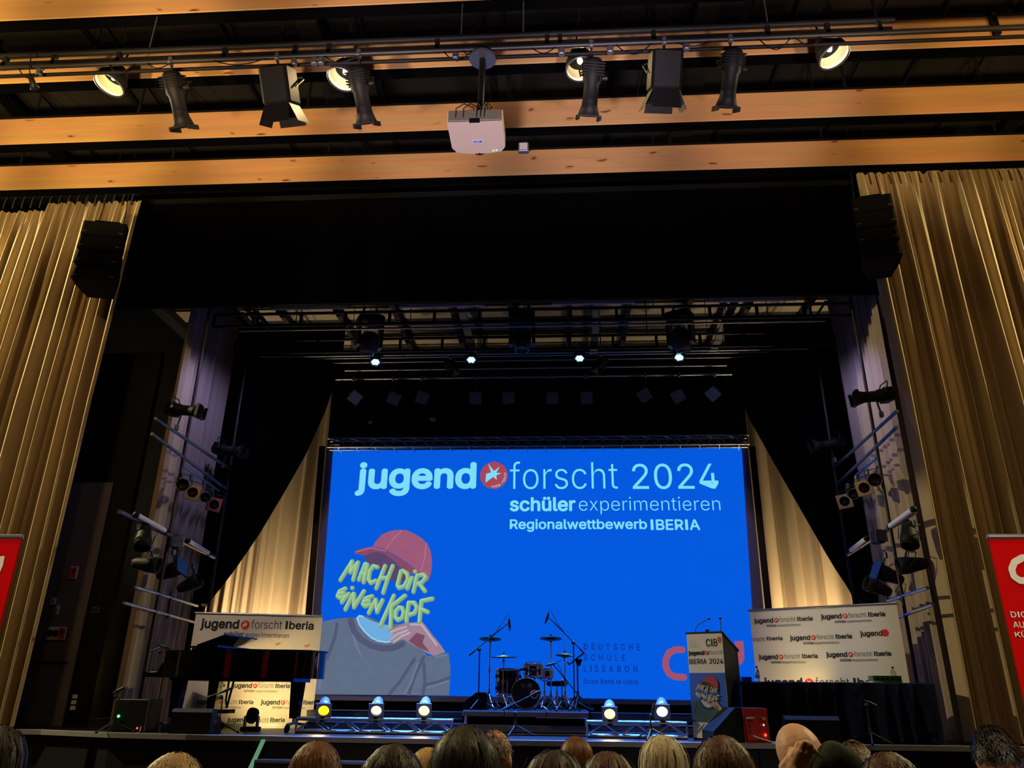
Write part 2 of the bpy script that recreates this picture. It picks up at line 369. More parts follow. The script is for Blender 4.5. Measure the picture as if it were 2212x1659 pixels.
# ------------------------------------------------------------------ curtains
def fold_curve(x0, x1, n, seed, wmin=.09, wmax=.26):
    """irregular pleats: one offset per column"""
    rnd = random.Random(seed); off = np.zeros(n); x = np.linspace(x0, x1, n); c = x0; k = 0; cs = []
    while c < x1:
        wd = rnd.uniform(wmin, wmax) * (1.6 if rnd.random() < .15 else 1); cs.append((c, wd, rnd.uniform(.55, 1.0) * min(1, wd / .15), rnd.uniform(-.25, .25))); c += wd
    for c, wd, a, sk in cs:
        t = (x - c) / wd; k = (t >= 0) & (t < 1); tt = t[k] ** (1 + sk)
        off[k] = a * np.sin(np.pi * tt) ** 1.3
    return off
def drape(x0, x1, z0, z1, seed, amp, nx, nz, wmin=.09, wmax=.26, top_pinch=.5, lean=.0, sway=.02, hem=None, topf=None):
    rnd = random.Random(seed + 99)
    u = np.linspace(0, 1, nx); f1 = fold_curve(0, 1.0 * (x1 - x0), nx, seed, wmin, wmax); f2 = fold_curve(0, 1.0 * (x1 - x0), nx, seed + 7, wmin * 1.6, wmax * 1.7)
    f3 = fold_curve(0, (x1 - x0), nx, seed + 31, wmin * .35, wmax * .4)
    V = []
    for j in range(nz + 1):
        t = j / nz
        mixw = .5 + .5 * math.sin(2.2 * t + seed)
        amp_t = amp * (top_pinch + (1 - top_pinch) * min(1, t * 2.2))
        shift = lean * math.sin(t * 2.4 + seed)
        g = np.interp(u + shift / max(x1 - x0, .1), u, f1) * (1 - .35 * mixw) + .45 * mixw * f2
        near_top = math.exp(-t * 22)
        g = g * (1 - .6 * near_top) + f3 * .75 * near_top
        for i in range(nx):
            x = x0 + (x1 - x0) * u[i] + sway * math.sin(3 * t + i * .05 + seed)
            zt = z1 + (topf(u[i]) if topf else 0); zb = z0 if hem is None else hem(u[i])
            V.append((x, -amp_t * g[i], zt + (zb - zt) * t))
    F = [(j * nx + i, (j + 1) * nx + i, (j + 1) * nx + i + 1, j * nx + i + 1) for j in range(nz) for i in range(nx - 1)]
    return V, F
def curtain(name, M, args, mt, label, cat='curtain', loc=(0, 0, 0), extra=None):
    t = thing(name, loc, label, cat)
    V, F = drape(*args[0], **args[1])
    MB().add([M @ Vector(v) for v in V], F, True).obj('drape', mt, t, True)
    return t
I4 = Matrix.Identity(4)
YC = 11.3
xcl, xcr = P(180, 1000, YC).x, P(1968, 1000, YC).x
ZCT = P(250, 440, YC).z
rj = random.Random(4)
jit = [rj.uniform(-.05, .05) for _ in range(200)]
cl = curtain('gold_curtain', Matrix.Translation((0, YC, 0)), ((xcl - 4.6, xcl, edge_y(-7.5) * 0 + ZS + .03, ZCT, 3, .30, 700, 40), dict(wmin=.06, wmax=.22, topf=lambda u: (.03 * math.sin(u * 170) if u > .62 else -.16 + .02 * math.sin(u * 90)) + .02 * jit[int(u * 199)])), 'curtain_beige', 'tall beige stage curtain hanging in folds at the left of the stage', loc=(xcl - 2.2, YC, ZS))
cr_ = curtain('gold_curtain', Matrix.Translation((0, YC, 0)), ((xcr, xcr + 4.4, ZS + .03, P(1950, 375, YC).z, 12, .30, 700, 40), dict(wmin=.06, wmax=.24, topf=lambda u: (.03 * math.sin(u * 170) if u < .34 else .04 + .02 * math.sin(u * 90)) + .02 * jit[int(u * 199)])), 'curtain_beige', 'tall beige stage curtain hanging in folds at the right of the stage', loc=(xcr + 2.2, YC, ZS))
for t, a, b, s_ in ((cl, xcl - 4.6, xcl - .1, -1), (cr_, xcr + .1, xcr + 4.4, 1)):
    m = MB(); nh = 26; zt = ZCT
    MB().box(((a + b) / 2, YC - .02, zt + .22), (b - a, .09, .07), bev=.01).obj('curtain_track', 'black_metal', t, True)
    for k in range(nh):
        x = a + (b - a) * (k + .5) / nh; MB().tube([(x, YC - .02, zt + .2), (x, YC - .05, zt + .1), (x + .01, YC - .06, zt - .08)], .012, 5).obj('hook', 'grey_metal', t, True)
# black pelmet across the proscenium
zpb, zpt = P(1100, 650, 11.55).z, P(1100, 418, 11.55).z
pel = thing('pelmet', ((xcl + xcr) / 2, 11.6, zpb), 'wide plain black pelmet cloth across the top of the stage opening', 'pelmet')
V, F = drape(xcl - .5, xcr + .5, zpb, zpt, 21, .03, 160, 6, wmin=.4, wmax=1.4, top_pinch=1, sway=.0)
MB().add([(x, 11.6 + y, z) for x, y, z in V], F, True).obj('cloth', 'black_cloth', pel, True)
MB().box(((xcl + xcr) / 2, 11.62, zpt + .05), (xcr - xcl + 1.0, .12, .1)).obj('batten', 'black_metal', pel, True)
MB().cyl((xcl - .4, 11.58, zpb + .01), (xcr + .4, 11.58, zpb + .01), .02, n=6).obj('hem_bar', 'black_metal', pel, True)

# grey wing curtains running upstage along both sides
def wing(X, y0, y1, seed, sgn, label):
    M = Matrix(((0, -sgn, 0, X), (1, 0, 0, 0), (0, 0, 1, 0), (0, 0, 0, 1)))
    return curtain('wing_curtain', M, ((y0, y1, ZS + .02, 8.75, seed, .16, 200, 22), dict(wmin=.10, wmax=.26)), 'curtain_grey', label, loc=(X, (y0 + y1) / 2, ZS))
wing(-6.62, 12.0, 13.9, 5, -1, 'grey pleated wing curtain behind the lighting ladder at stage left side of picture')
wing(5.2, 11.55, 13.75, 6, 1, 'grey pleated wing curtain behind the lighting ladder at right of picture')

# black tied-back legs
def swag(pts_px, xe_top, side, seed, label):
    """drape between an outer vertical edge and the swept inner edge"""
    Y = 14.15; zt = P(640, 775, Y).z + .8
    inner = [P(x, y, Y) for x, y in pts_px]
    t = thing('black_tab_curtain', (inner[-1].x, Y, ZS), label, 'curtain')
    rows = []; nz = 34; nx = 70
    zs_ = np.linspace(inner[0].z, inner[-1].z, nz)
    ix = np.interp(-zs_, [-p.z for p in inner], [p.x for p in inner])
    prof = fold_curve(0, 2.2, nx, seed, .08, .2)
    V = []
    for i in range(nx): V.append((xe_top + (inner[0].x - xe_top) * i / (nx - 1), Y - .05 * prof[i], zt))
    for j in range(nz):
        for i in range(nx):
            u = i / (nx - 1); V.append((xe_top + (ix[j] - xe_top) * u, Y - (.05 + .14 * j / nz) * prof[i] - .1 * (j / nz) * math.sin(u * 3.1), zs_[j] - .06 * math.sin(u * math.pi) * (j / nz)))
    nz += 1
    # tail hanging down below the tie
    for j in range(1, 9):
        for i in range(nx):
            u = i / (nx - 1); z = zs_[-1] + (ZS + .05 - zs_[-1]) * j / 8
            V.append((xe_top + (ix[-1] - xe_top) * (.15 + .85 * u) * (1 - .2 * math.sin(math.pi * j / 8)), Y - .2 * prof[i] - .1 * math.sin(u * 3.1), z))
    nz += 8
    F = [(j * nx + i, (j + 1) * nx + i, (j + 1) * nx + i + 1, j * nx + i + 1) for j in range(nz - 1) for i in range(nx - 1)]
    MB().add(V, F, True).obj('drape', 'black_cloth', t, True)
    xa, xb = sorted((xe_top, ix[-1]))
    MB().box(((xa + xb) / 2, Y - .14, zs_[-1]), (.5, .3, .05), bev=.02).obj('tie_back', 'black_metal', t, True)
    return t
swag([(740, 775), (722, 830), (704, 886), (662, 980), (612, 1068), (560, 1155), (510, 1228), (470, 1280), (446, 1308)], P(500, 1000, 14.15).x - .5, -1, 41, 'black curtain tied back in a sweep left of the projection screen')
swag([(1568, 775), (1594, 850), (1618, 908), (1660, 985), (1708, 1070), (1762, 1165), (1800, 1228), (1832, 1275), (1842, 1300)], P(1808, 1000, 14.15).x + .5, 1, 43, 'black curtain tied back in a sweep right of the projection screen')
# gold backing curtains beside the screen
YG = 16.3
for (xa, xb, sd, lab) in ((P(400, 1300, YG).x - .9, P(690, 1200, YG).x + .25, 51, 'warmly lit beige backdrop curtain left of the projection screen'), (P(1640, 1200, YG).x - .25, P(1840, 1300, YG).x + 1.0, 52, 'warmly lit beige backdrop curtain right of the projection screen')):
    curtain('backdrop_curtain', Matrix.Translation((0, YG, 0)), ((xa, xb, ZS + .02, 8.4, sd, .26, 300, 24), dict(wmin=.10, wmax=.42)), 'curtain_beige', lab, loc=((xa + xb) / 2, YG, ZS))
# black border above the screen
YBd = 15.9
b = thing('border_cloth', (-.6, YBd, P(1100, 960, YBd).z), 'black border cloth hanging above the projection screen behind the lamps', 'curtain')
V, F = drape(P(712, 900, YBd).x, P(1612, 900, YBd).x, P(1100, 958, YBd).z, 8.8, 61, .06, 200, 8, wmin=.15, wmax=.5)
MB().add([(x, YBd + y, z) for x, y, z in V], F, True).obj('cloth', 'black_cloth', b, True)

# ------------------------------------------------------------------ pine ceiling beams
BEAMS = [(6.57, 'nearest pine ceiling beam, cut off at the top left corner'), (7.57, 'second pine ceiling beam, behind the hanging lighting bar'), (8.76, 'third pine ceiling beam, behind the white projector'), (9.84, 'lowest pine ceiling beam just above the black pelmet')]
hb = P(1106, 325, 9.84).z - 9.0
for Y, lab in BEAMS:
    t = thing('ceiling_beam', (0, Y, 9.0), lab, 'beam', group='pine ceiling beams')
    MB().box(((XL + XR) / 2, .07, hb / 2), (XR - XL - .02, .14, hb), bev=.006).obj('plank', 'pine', t)
    MB().box(((XL + XR) / 2, .09, -.012), (XR - XL - .02, .15, .022)).obj('bottom_rail', 'black_cloth', t)  # added black strip, puts the shade under the beam into colour
    MB().box(((XL + XR) / 2, .075, hb + .015), (XR - XL - .02, .17, .03)).obj('top_rail', 'black_metal', t)
    for k in range(9):
        MB().cyl((XL + 1.5 + k * 2.6, .08, hb), (XL + 1.5 + k * 2.6, .08, ZT - 9.0), .02, n=6).obj('hanger_rod', 'black_metal', t)
# ------------------------------------------------------------------ lettering
_tc = {}
try: FONT = bpy.data.fonts.load(bpy.utils.resource_path('LOCAL') + '/datafiles/fonts/Inter.woff2')
except Exception: FONT = None
_rc = {}
def _raw(s, off=0.0, space=1.0):
    k = (s, off, space)
    if k not in _rc:
        cu = bpy.data.curves.new('t', 'FONT'); cu.body = s; cu.offset = off; cu.space_character = space; cu.resolution_u = 3; cu.fill_mode = 'FRONT'
        if FONT: cu.font = FONT
        o = bpy.data.objects.new('t', cu); col.objects.link(o); dg = bpy.context.evaluated_depsgraph_get(); dg.update()
        me = bpy.data.meshes.new_from_object(o.evaluated_get(dg))
        V = [tuple(v.co) for v in me.vertices]; F = [tuple(p.vertices) for p in me.polygons]
        bpy.data.objects.remove(o); bpy.data.curves.remove(cu); bpy.data.meshes.remove(me)
        _rc[k] = (np.array(V), F)
    return _rc[k]
def _finish(V, F, bold):
    if bold > 0:                      # thicken: a rounded band along every outline edge
        cnt = {}
        for f in F:
            for i in range(len(f)):
                e = tuple(sorted((f[i], f[(i + 1) % len(f)]))); cnt[e] = cnt.get(e, 0) + 1
        for (i, j), c_ in cnt.items():
            if c_ != 1: continue
            (ax, ay, _), (bx, by, _) = V[i], V[j]; L = math.hypot(bx - ax, by - ay)
            if L < 1e-7: continue
            dx, dy = (bx - ax) / L * bold, (by - ay) / L * bold; b0 = len(V); zz = 5e-5 * (1 + (i * 7) % 5)
            V += [(ax - dy, ay + dx, zz), (ax - dx * .7, ay - dy * .7, zz), (ax + dy, ay - dx, zz), (bx + dy, by - dx, zz), (bx + dx * .7, by + dy * .7, zz), (bx - dy, by + dx, zz)]
            F.append(tuple(range(b0, b0 + 6)))
    a = np.array(V); lo, hi = a.min(0), a.max(0); a[:, :2] = (a[:, :2] - lo[:2]) / (hi[:2] - lo[:2])
    return a, F
def glyphs(s, bold=0.0, space=1.0):
    k = (s, bold, space)
    if k not in _tc and 'I' in s and len(s) > 1:      # plain bar for the capital I
        V, F, x = [], [], 0.0
        def wid(q): 
            a = _raw(q)[0]; return a[:, 0].max() - a[:, 0].min()
        for ch in s:
            if ch == ' ': x += .28 * space; continue
            if ch == 'I':
                h = _raw('H')[0][:, 1].max(); b0 = len(V); V += [(x + .09, 0, 0), (x + .185, 0, 0), (x + .185, h, 0), (x + .09, h, 0)]; F.append((b0, b0 + 1, b0 + 2, b0 + 3)); x += .275 * space; continue
            a, f = _raw(ch); b0 = len(V); V += [(p[0] + x, p[1], 0) for p in a]; F += [tuple(i + b0 for i in q) for q in f]; x += (wid('H' + ch + 'H') - wid('HH')) * space
        _tc[k] = _finish(V, F, bold)
    if k not in _tc:
        a, f = _raw(s, min(bold, 0.0), space); _tc[k] = _finish([tuple(p) for p in a], list(f), bold)
    return _tc[k]
class Face:
    """a flat face: origin O, right U, up V, lift direction W"""
    def __init__(s, O, U, V, W): s.O, s.U, s.V, s.W = Vector(O), Vector(U).normalized(), Vector(V).normalized(), Vector(W).normalized()
    def at(s, u, v, l=0.0): return s.O + s.U * u + s.V * v + s.W * l
    def hit(s, x, y):
        d = ray(x, y); n = s.W; k = (s.O - CAM).dot(n) / d.dot(n); p = CAM + d * k - s.O
        return p.dot(s.U), p.dot(s.V)
def write(m, fc, s, u0, v0, u1, v1, bold=0.0, lift=.002, space=1.0):
    a, F = glyphs(s, bold, space)
    m.add([fc.at(u0 + p[0] * (u1 - u0), v0 + p[1] * (v1 - v0), lift + p[2]) for p in a], F); return m
def disc(m, fc, u, v, r, lift, n=28):
    m.add([fc.at(u + r * math.cos(2 * math.pi * i / n), v + r * math.sin(2 * math.pi * i / n), lift) for i in range(n)], [tuple(range(n))]); return m
def star(m, fc, u, v, r, lift):
    pts = []
    arms = [(118, 1.0), (52, .78), (5, .62), (-62, .55), (-132, .95), (178, .60)]
    for (a, k), (a2, k2) in zip(arms, arms[1:] + [(arms[0][0] - 360, 1)]):
        b = (a + a2) / 2 if abs(a - a2) < 200 else (a + a2 + 0) / 2
        if abs(a - a2) > 180: b = (a + (a2 + 360 if a2 < a - 180 else a2)) / 2
        pts.append((r * k * math.cos(math.radians(a)), r * k * math.sin(math.radians(a))))
        mid = math.radians(b); pts.append((r * .24 * math.cos(mid), r * .24 * math.sin(mid)))
    pts = sorted(pts, key=lambda p: -math.atan2(p[1], p[0]))
    n = len(pts); m.add([fc.at(u, v, lift)] + [fc.at(u + a, v + b, lift) for a, b in pts], [(0, (i + 1) % n + 1, i + 1) for i in range(n)]); return m
def stroke(m, fc, mp, pts, r, lift, closed=False):
    q = [mp(*p) for p in pts]
    if closed: q.append(q[0])
    for i_, (u, v) in enumerate(q): disc(m, fc, u, v, r, lift + .0004 + .0001 * (i_ % 3), 12)
    for (a, b), (c, d) in zip(q, q[1:]):
        L = math.hypot(c - a, d - b)
        if L < 1e-6: continue
        nx, ny = -(d - b) / L * r, (c - a) / L * r
        m.add([fc.at(a + nx, b + ny, lift), fc.at(c + nx, d + ny, lift), fc.at(c - nx, d - ny, lift), fc.at(a - nx, b - ny, lift)], [(0, 1, 2, 3)])
    return m
def blob2d(m, fc, mp, pts, lift): m.add([fc.at(*mp(*p), lift) for p in pts], [tuple(range(len(pts)))]); return m

# ------------------------------------------------------------------ projection screen
YS = 15.5
fs = Face((0, YS - .03, 0), (1, 0, 0), (0, 0, 1), (0, -1, 0))
def px(x, y): return fs.hit(x, y)
SC = dict(blue=(3, 89, 222), cyan=(126, 221, 246), red=(168, 70, 88), navy=(14, 48, 140), orange=(158, 80, 108), cap=(156, 90, 120), cap2=(134, 74, 100), cap3=(90, 68, 106), cap4=(176, 116, 140), sweat=(95, 109, 132), sweat2=(80, 86, 115), sweat3=(106, 124, 146), shirt=(110, 172, 222), shirt2=(150, 204, 238), skin=(158, 128, 146), skin2=(120, 74, 100), skin3=(184, 168, 184), let1=(126, 152, 112), let2=(142, 184, 130), let3=(160, 212, 166))
for k, c in SC.items():
    mat('projected_' + k, c, .7, emit=1.0, vary=.05 if k in ('blue',) else (.10 if k.startswith(('sweat', 'cap')) else .03), scale=(1.2, 1.2, 1.2) if k == 'blue' else (4, 4, 6))
t = thing('projection_screen', (-.6, YS, P(1150, 1520, YS).z), 'large projection screen showing a bright blue title picture', 'screen')
A, B, Cc, D = [fs.hit(*q) for q in ((705, 962), (1616, 961), (1671, 1526), (658, 1512))]
m = MB(); m.prism([D, Cc, B, A], (0, YS, 0), (1, 0, 0), (0, 0, 1), (0, .03, 0)); m.obj('screen_cloth', 'screen_cloth', t, True)
img = MB(); img.add([fs.at(*px(*q), .0) for q in ((681, 1498), (1637, 1515), (1602, 967), (720, 968))], [(0, 1, 2, 3)])
pic = img.obj('projected_picture', 'projected_blue', t, True)
def scr(name, mb, k): 
    o = mb.obj(name, 'projected_' + k, t, True); o.parent = pic; return o
def wr(mb, s, x0, y0, x1, y1, bold=0.0, space=1.0):
    a = px(x0, y1); b = px(x1, y0); return write(mb, fs, s, a[0], a[1], b[0], b[1], bold, .006, space)
for nm, a in (('title_word', ('jugend', 766, 997, 1030, 1072, .028)), ('title_word', ('forscht', 1101, 996, 1333, 1057, -.008)), ('title_year', ('2024', 1367, 1001, 1548, 1057, 0)), ('subtitle_word', ('schüler', 1101, 1073, 1243, 1105, .024)), ('subtitle_word', ('experimentieren', 1251, 1073, 1554, 1111, -.008)), ('contest_word', ('Regionalwettbewerb', 1101, 1121, 1397, 1149, .018)), ('contest_word', ('IBERIA', 1406, 1122, 1511, 1145, .018))):
    scr(nm, wr(MB(), *a), 'cyan')
cu, cv = px(1067, 1027); re = px(1097, 1027)[0] - cu
scr('emblem_disc', disc(MB(), fs, cu, cv, re, .006, 40), 'red')
scr('emblem_star', star(MB(), fs, cu - re * .02, cv + re * .1, re * .9, .010), 'cyan')
m = MB()   # ring lettering of the emblem
word = 'JUGEND FORSCHT'
for i, ch in enumerate(word):
    if ch == ' ': continue
    a = math.radians(-100 + i * 8.6); ca, sa = math.cos(a + math.pi / 2), math.sin(a + math.pi / 2)
    a_, F = glyphs(ch, .01); hh = re * .16; ww = hh * .62
    m.add([fs.at(cu + math.cos(a) * re * .82 + ca * (p[0] - .5) * ww + math.cos(a) * -(p[1] - .5) * -hh * -1, cv + math.sin(a) * re * .82 + sa * (p[0] - .5) * ww + math.sin(a) * -(p[1] - .5) * hh, .010) for p in a_], F)
scr('emblem_lettering', m, 'shirt2')
for a in (('DEUTSCHE', 1261, 1391, 1382, 1404, .012, 1.7), ('SCHULE', 1261, 1414, 1350, 1427, .012, 1.7), ('LISSABON', 1261, 1438, 1377, 1451, .012, 1.7), ('Escola Alemã de Lisboa', 1261, 1467, 1377, 1477, .018, 1.15)): scr('school_word', wr(MB(), *a), 'navy')
m = MB(); rr = .075
stroke(m, fs, lambda x, y: px(1400 + x * .2712, 1280 + y * .2712), [(272, 455), (215, 455), (165, 480), (140, 535), (140, 590), (165, 645), (215, 672), (285, 674)], .06, .006)
wr(m, 'IB', 1492, 1399, 1572, 1467, .03)
blob2d(m, fs, px, [(1587, 1385), (1606, 1385), (1608, 1422), (1603, 1434), (1592, 1438), (1587, 1438)][::-1], .006)
scr('sponsor_lettering', m, 'orange')

def poster_figure(fc, mp, k, emit):
    """the headless figure with cap and dripping lettering; mp maps drawing units to the face"""
    def D(name, key, fn, lift):
        mb = MB(); fn(mb, lift); emit(name, mb, key)
    cap = [(575, 240), (600, 195), (650, 140), (720, 108), (800, 98), (860, 100), (930, 130), (1000, 175), (1040, 215), (1065, 270), (1080, 350), (1078, 420), (1068, 480), (1050, 530), (1010, 550), (985, 470), (940, 430), (880, 385), (820, 345), (770, 312), (700, 272), (640, 248)]
    vis = [(415, 300), (430, 280), (480, 255), (560, 243), (640, 250), (700, 275), (760, 315), (820, 350), (880, 390), (940, 432), (985, 470), (960, 484), (900, 472), (850, 447), (800, 405), (750, 355), (690, 310), (620, 287), (560, 292), (500, 317)]
    inn = [(500, 320), (560, 292), (620, 287), (690, 312), (750, 357), (800, 410), (840, 450), (870, 480), (850, 540), (750, 545), (700, 480), (640, 440), (560, 395), (515, 362)]
    sw = [(75, 1500), (80, 1380), (105, 1180), (125, 1000), (150, 880), (260, 856), (370, 846), (440, 850), (460, 828), (520, 832), (640, 885), (700, 905), (830, 900), (930, 1000), (1040, 1175), (1190, 1150), (1220, 1145), (1238, 1280), (1232, 1400), (1225, 1510)]
    sh = [(440, 850), (460, 830), (490, 836), (560, 870), (640, 900), (720, 915), (760, 960), (765, 1010), (740, 1048), (690, 1056), (620, 1046), (560, 1016), (500, 960), (460, 905)]
    hand = [(705, 965), (760, 930), (830, 897), (900, 888), (1000, 885), (1030, 920), (1080, 990), (1140, 1060), (1195, 1140), (1100, 1172), (1040, 1150), (1000, 1120), (930, 1090), (870, 1050), (830, 1030), (790, 1045), (745, 1066), (733, 1052), (714, 1036), (735, 1010), (760, 985), (715, 982)]
    D('sweater', 'sweat', lambda b, l: blob2d(b, fc, mp, sw[::-1], l), .004)
    for q in ([(1010, 1180), (940, 1330), (880, 1500)], [(270, 900), (250, 1020), (180, 1200)], [(1010, 1240), (1020, 1400), (1000, 1500)], [(1030, 1420), (1120, 1400), (1225, 1360)], [(930, 1200), (800, 1400), (720, 1490)]): D('sweater_fold', 'sweat2', lambda b, l: stroke(b, fc, mp, q, 13 * k, l), .006)
    for q in ([(960, 1230), (900, 1400), (850, 1490)], [(390, 920), (430, 1080), (480, 1180)], [(1110, 1180), (1200, 1165)], [(130, 1300), (120, 1450)], [(1040, 1440), (1130, 1415), (1222, 1385)]): D('sweater_crease', 'sweat3', lambda b, l: stroke(b, fc, mp, q, 7 * k, l), .008)
    D('sweater_collar', 'sweat2', lambda b, l: stroke(b, fc, mp, [(385, 870), (415, 960), (470, 1030), (560, 1085), (660, 1110), (750, 1105), (830, 1070)], 24 * k, l), .010)
    D('undershirt', 'shirt', lambda b, l: blob2d(b, fc, mp, sh[::-1], l), .012)
    D('undershirt_edge', 'shirt2', lambda b, l: stroke(b, fc, mp, sh[7:] + sh[:3], 6 * k, l), .014)
    D('cap_inside', 'cap3', lambda b, l: blob2d(b, fc, mp, inn[::-1], l), .012)
    D('cap_crown', 'cap', lambda b, l: blob2d(b, fc, mp, cap[::-1], l), .014)
    D('cap_visor', 'cap2', lambda b, l: blob2d(b, fc, mp, vis[::-1], l), .016)
    for q in ([(820, 105), (750, 175), (690, 260)], [(1030, 210), (1020, 330), (985, 455)], [(430, 288), (560, 252), (690, 280)]): D('cap_seam', 'cap4', lambda b, l: stroke(b, fc, mp, q, 4 * k, l), .018)
    D('hand', 'skin', lambda b, l: blob2d(b, fc, mp, hand[::-1], l), .016)
    D('hand_shade', 'skin2', lambda b, l: blob2d(b, fc, mp, [(880, 1045), (950, 975), (1020, 1000), (1000, 1060), (1060, 1140), (960, 1100)][::-1], l), .018)
    for q in ([(725, 972), (790, 945), (860, 925)], [(730, 1030), (790, 985), (870, 955)], [(755, 1055), (820, 1005), (890, 975)], [(900, 905), (990, 905), (1060, 1000), (1120, 1080)]): D('finger_light', 'skin3', lambda b, l: stroke(b, fc, mp, q, 8 * k, l), .020)
    LT = [[(300, 525), (400, 365)], [(400, 365), (385, 460)], [(385, 460), (450, 375)], [(450, 375), (408, 522)], [(458, 522), (510, 388)], [(515, 388), (530, 395), (497, 543)], [(475, 470), (505, 470)],
          [(615, 415), (580, 405), (550, 450), (540, 520), (560, 550), (602, 530)], [(680, 405), (605, 595)], [(745, 405), (700, 520), (664, 633)], [(640, 510), (690, 505)],
          [(815, 450), (785, 570), (800, 592), (842, 578), (875, 520), (868, 470), (830, 445)], [(910, 505), (870, 597)], [(935, 452), (937, 453)], [(952, 492), (922, 625)], [(955, 487), (1010, 478), (1028, 503), (1000, 540), (960, 560)], [(975, 558), (1005, 600), (1020, 618)],
          [(342, 597), (292, 622), (275, 662), (300, 678), (340, 662)], [(285, 645), (330, 635)], [(370, 642), (312, 713)], [(400, 592), (402, 593)], [(410, 642), (342, 775)], [(415, 642), (415, 757)], [(415, 757), (500, 620)],
          [(570, 662), (512, 682), (490, 728), (510, 748), (550, 732)], [(500, 712), (545, 700)], [(600, 692), (542, 805)], [(600, 692), (612, 797)], [(612, 797), (658, 697)],
          [(755, 658), (642, 912)], [(850, 658), (735, 750)], [(735, 750), (725, 932)], [(800, 758), (772, 790), (767, 838), (790, 866), (825, 848), (840, 800), (825, 762), (800, 758)], [(880, 722), (862, 880)], [(882, 718), (930, 718), (953, 760), (930, 808), (890, 820)], [(990, 703), (972, 880)], [(990, 703), (1083, 684)], [(985, 772), (1043, 797)]]
    def letters(rad, dx, dy):
        def fn(b, l):
            for q in LT: stroke(b, fc, mp, [(x + dx, y + dy) for x, y in q], rad * k, l)
        return fn
    D('slogan_shade', 'let1', letters(19, 2, 3), .022)
    D('slogan_lettering', 'let2', letters(14, -2, -2), .024)
    D('slogan_shine', 'let3', letters(4.5, -7, -7), .026)
kk = px(760, 1300)[0] - px(660, 1300)[0]
poster_figure(fs, lambda x, y: px(660 + x * .25316, 1120 + y * .25316), kk / 100 * .25316, scr)
# screen side masking strips and top truss
for nm, a, b_ in (('side_mask', 700, 655), ('side_mask', 1620, 1676)):
    u0, v0 = fs.hit(a, 962); u1, v1 = fs.hit(b_, 1520); dx = -.12 if a < 1000 else .12
    MB().prism([(u0, v0), (u0 + dx, v0), (u1 + dx, v1), (u1, v1)], (0, YS + .02, 0), (1, 0, 0), (0, 0, 1), (0, .05, 0)).obj(nm, 'dark_metal', t, True)
def truss(name, x0, x1, z0, z1, Y, mt, label, cat='truss', n=24, r=.022, depth=.25, group=None, tri=False):
    tt = thing(name, ((x0 + x1) / 2, Y, z0), label, cat, group=group)
    ys = (Y, Y + depth)
    for yy in ys:
        for zz in (z0, z1):
            if tri and yy == ys[1] and zz == z0: continue
            MB().cyl((x0, yy, zz), (x1, yy, zz), r, n=8).obj('chord', mt, tt, True)
    st_ = (x1 - x0) / n
    for k_ in range(n):
        a, b2 = (z0, z1) if k_ % 2 == 0 else (z1, z0)
        MB().cyl((x0 + k_ * st_, Y, a), (x0 + (k_ + 1) * st_, Y, b2), r * .55, n=5).obj('lacing', mt, tt, True)
        if k_ % 2: MB().cyl((x0 + k_ * st_, Y + depth, a), (x0 + (k_ + 1) * st_, Y + depth, b2), r * .55, n=5).obj('lacing', mt, tt, True)
        if k_ % 2 == 0: MB().cyl((x0 + k_ * st_, Y, z1), (x0 + (k_ + 1) * st_, Y + depth, z1), r * .55, n=5).obj('lacing', mt, tt, True)
    return tt
a_, b_ = P(708, 966, 15.2), P(1616, 943, 15.2)
truss('screen_truss', a_.x, b_.x, P(1150, 964, 15.2).z, P(1150, 945, 15.2).z, 15.15, 'grey_metal', 'dark lattice truss holding the top edge of the projection screen', n=40, r=.02, depth=.2)
sct = bpy.data.objects['screen_truss']
for X in (a_.x + .3, -1.6, .6, b_.x - .3): MB().cyl((X, 15.25, P(1150, 945, 15.2).z), (X, 15.25, ZCS), .01, n=5).obj('suspension_wire', 'dark_metal', sct, True)
for k_ in range(22):
    X = a_.x + (b_.x - a_.x) * (k_ + .5) / 22; z_ = P(1150, 964, 15.2).z; MB().tube([(X, 15.2, z_ + .03), (X + .02, 15.3, z_ - .02), (X + .05, YS - .0, z_ - .04)], .008, 5).obj('screen_tie', 'paper', sct, True)

# ------------------------------------------------------------------ printed logo banners
_lg = {}
def logo_meshes(iberia=True, sub=True):
    k = (iberia, sub)
    if k not in _lg:
        f = Face((0, 0, 0), (1, 0, 0), (0, 0, 1), (0, -1, 0)); s = 1.0 if iberia else 1 / .714
        m1 = MB(); write(m1, f, 'jugend', 0, -.028 * s, .336 * s, .078 * s, .03)
        if iberia: write(m1, f, 'Iberia', .746, 0, 1, .076, .025)
        if sub: write(m1, f, 'schüler', .212, -.074, .392, -.028, .015)
        m2 = MB(); write(m2, f, 'forscht', .442 * s, 0, .714 * s, .078 * s, -.005)
        if sub: write(m2, f, 'experimentieren', .405, -.087, .79, -.032, 0)
        e = disc(MB(), f, .39 * s, .03 * s, .039 * s, .002, 24); st2 = star(MB(), f, .39 * s, .033 * s, .036 * s, .004)
        _lg[k] = (m1.mesh('logo_lettering'), m2.mesh('logo_light_lettering'), e.mesh('logo_emblem'), st2.mesh('emblem_star'))
    return _lg[k]
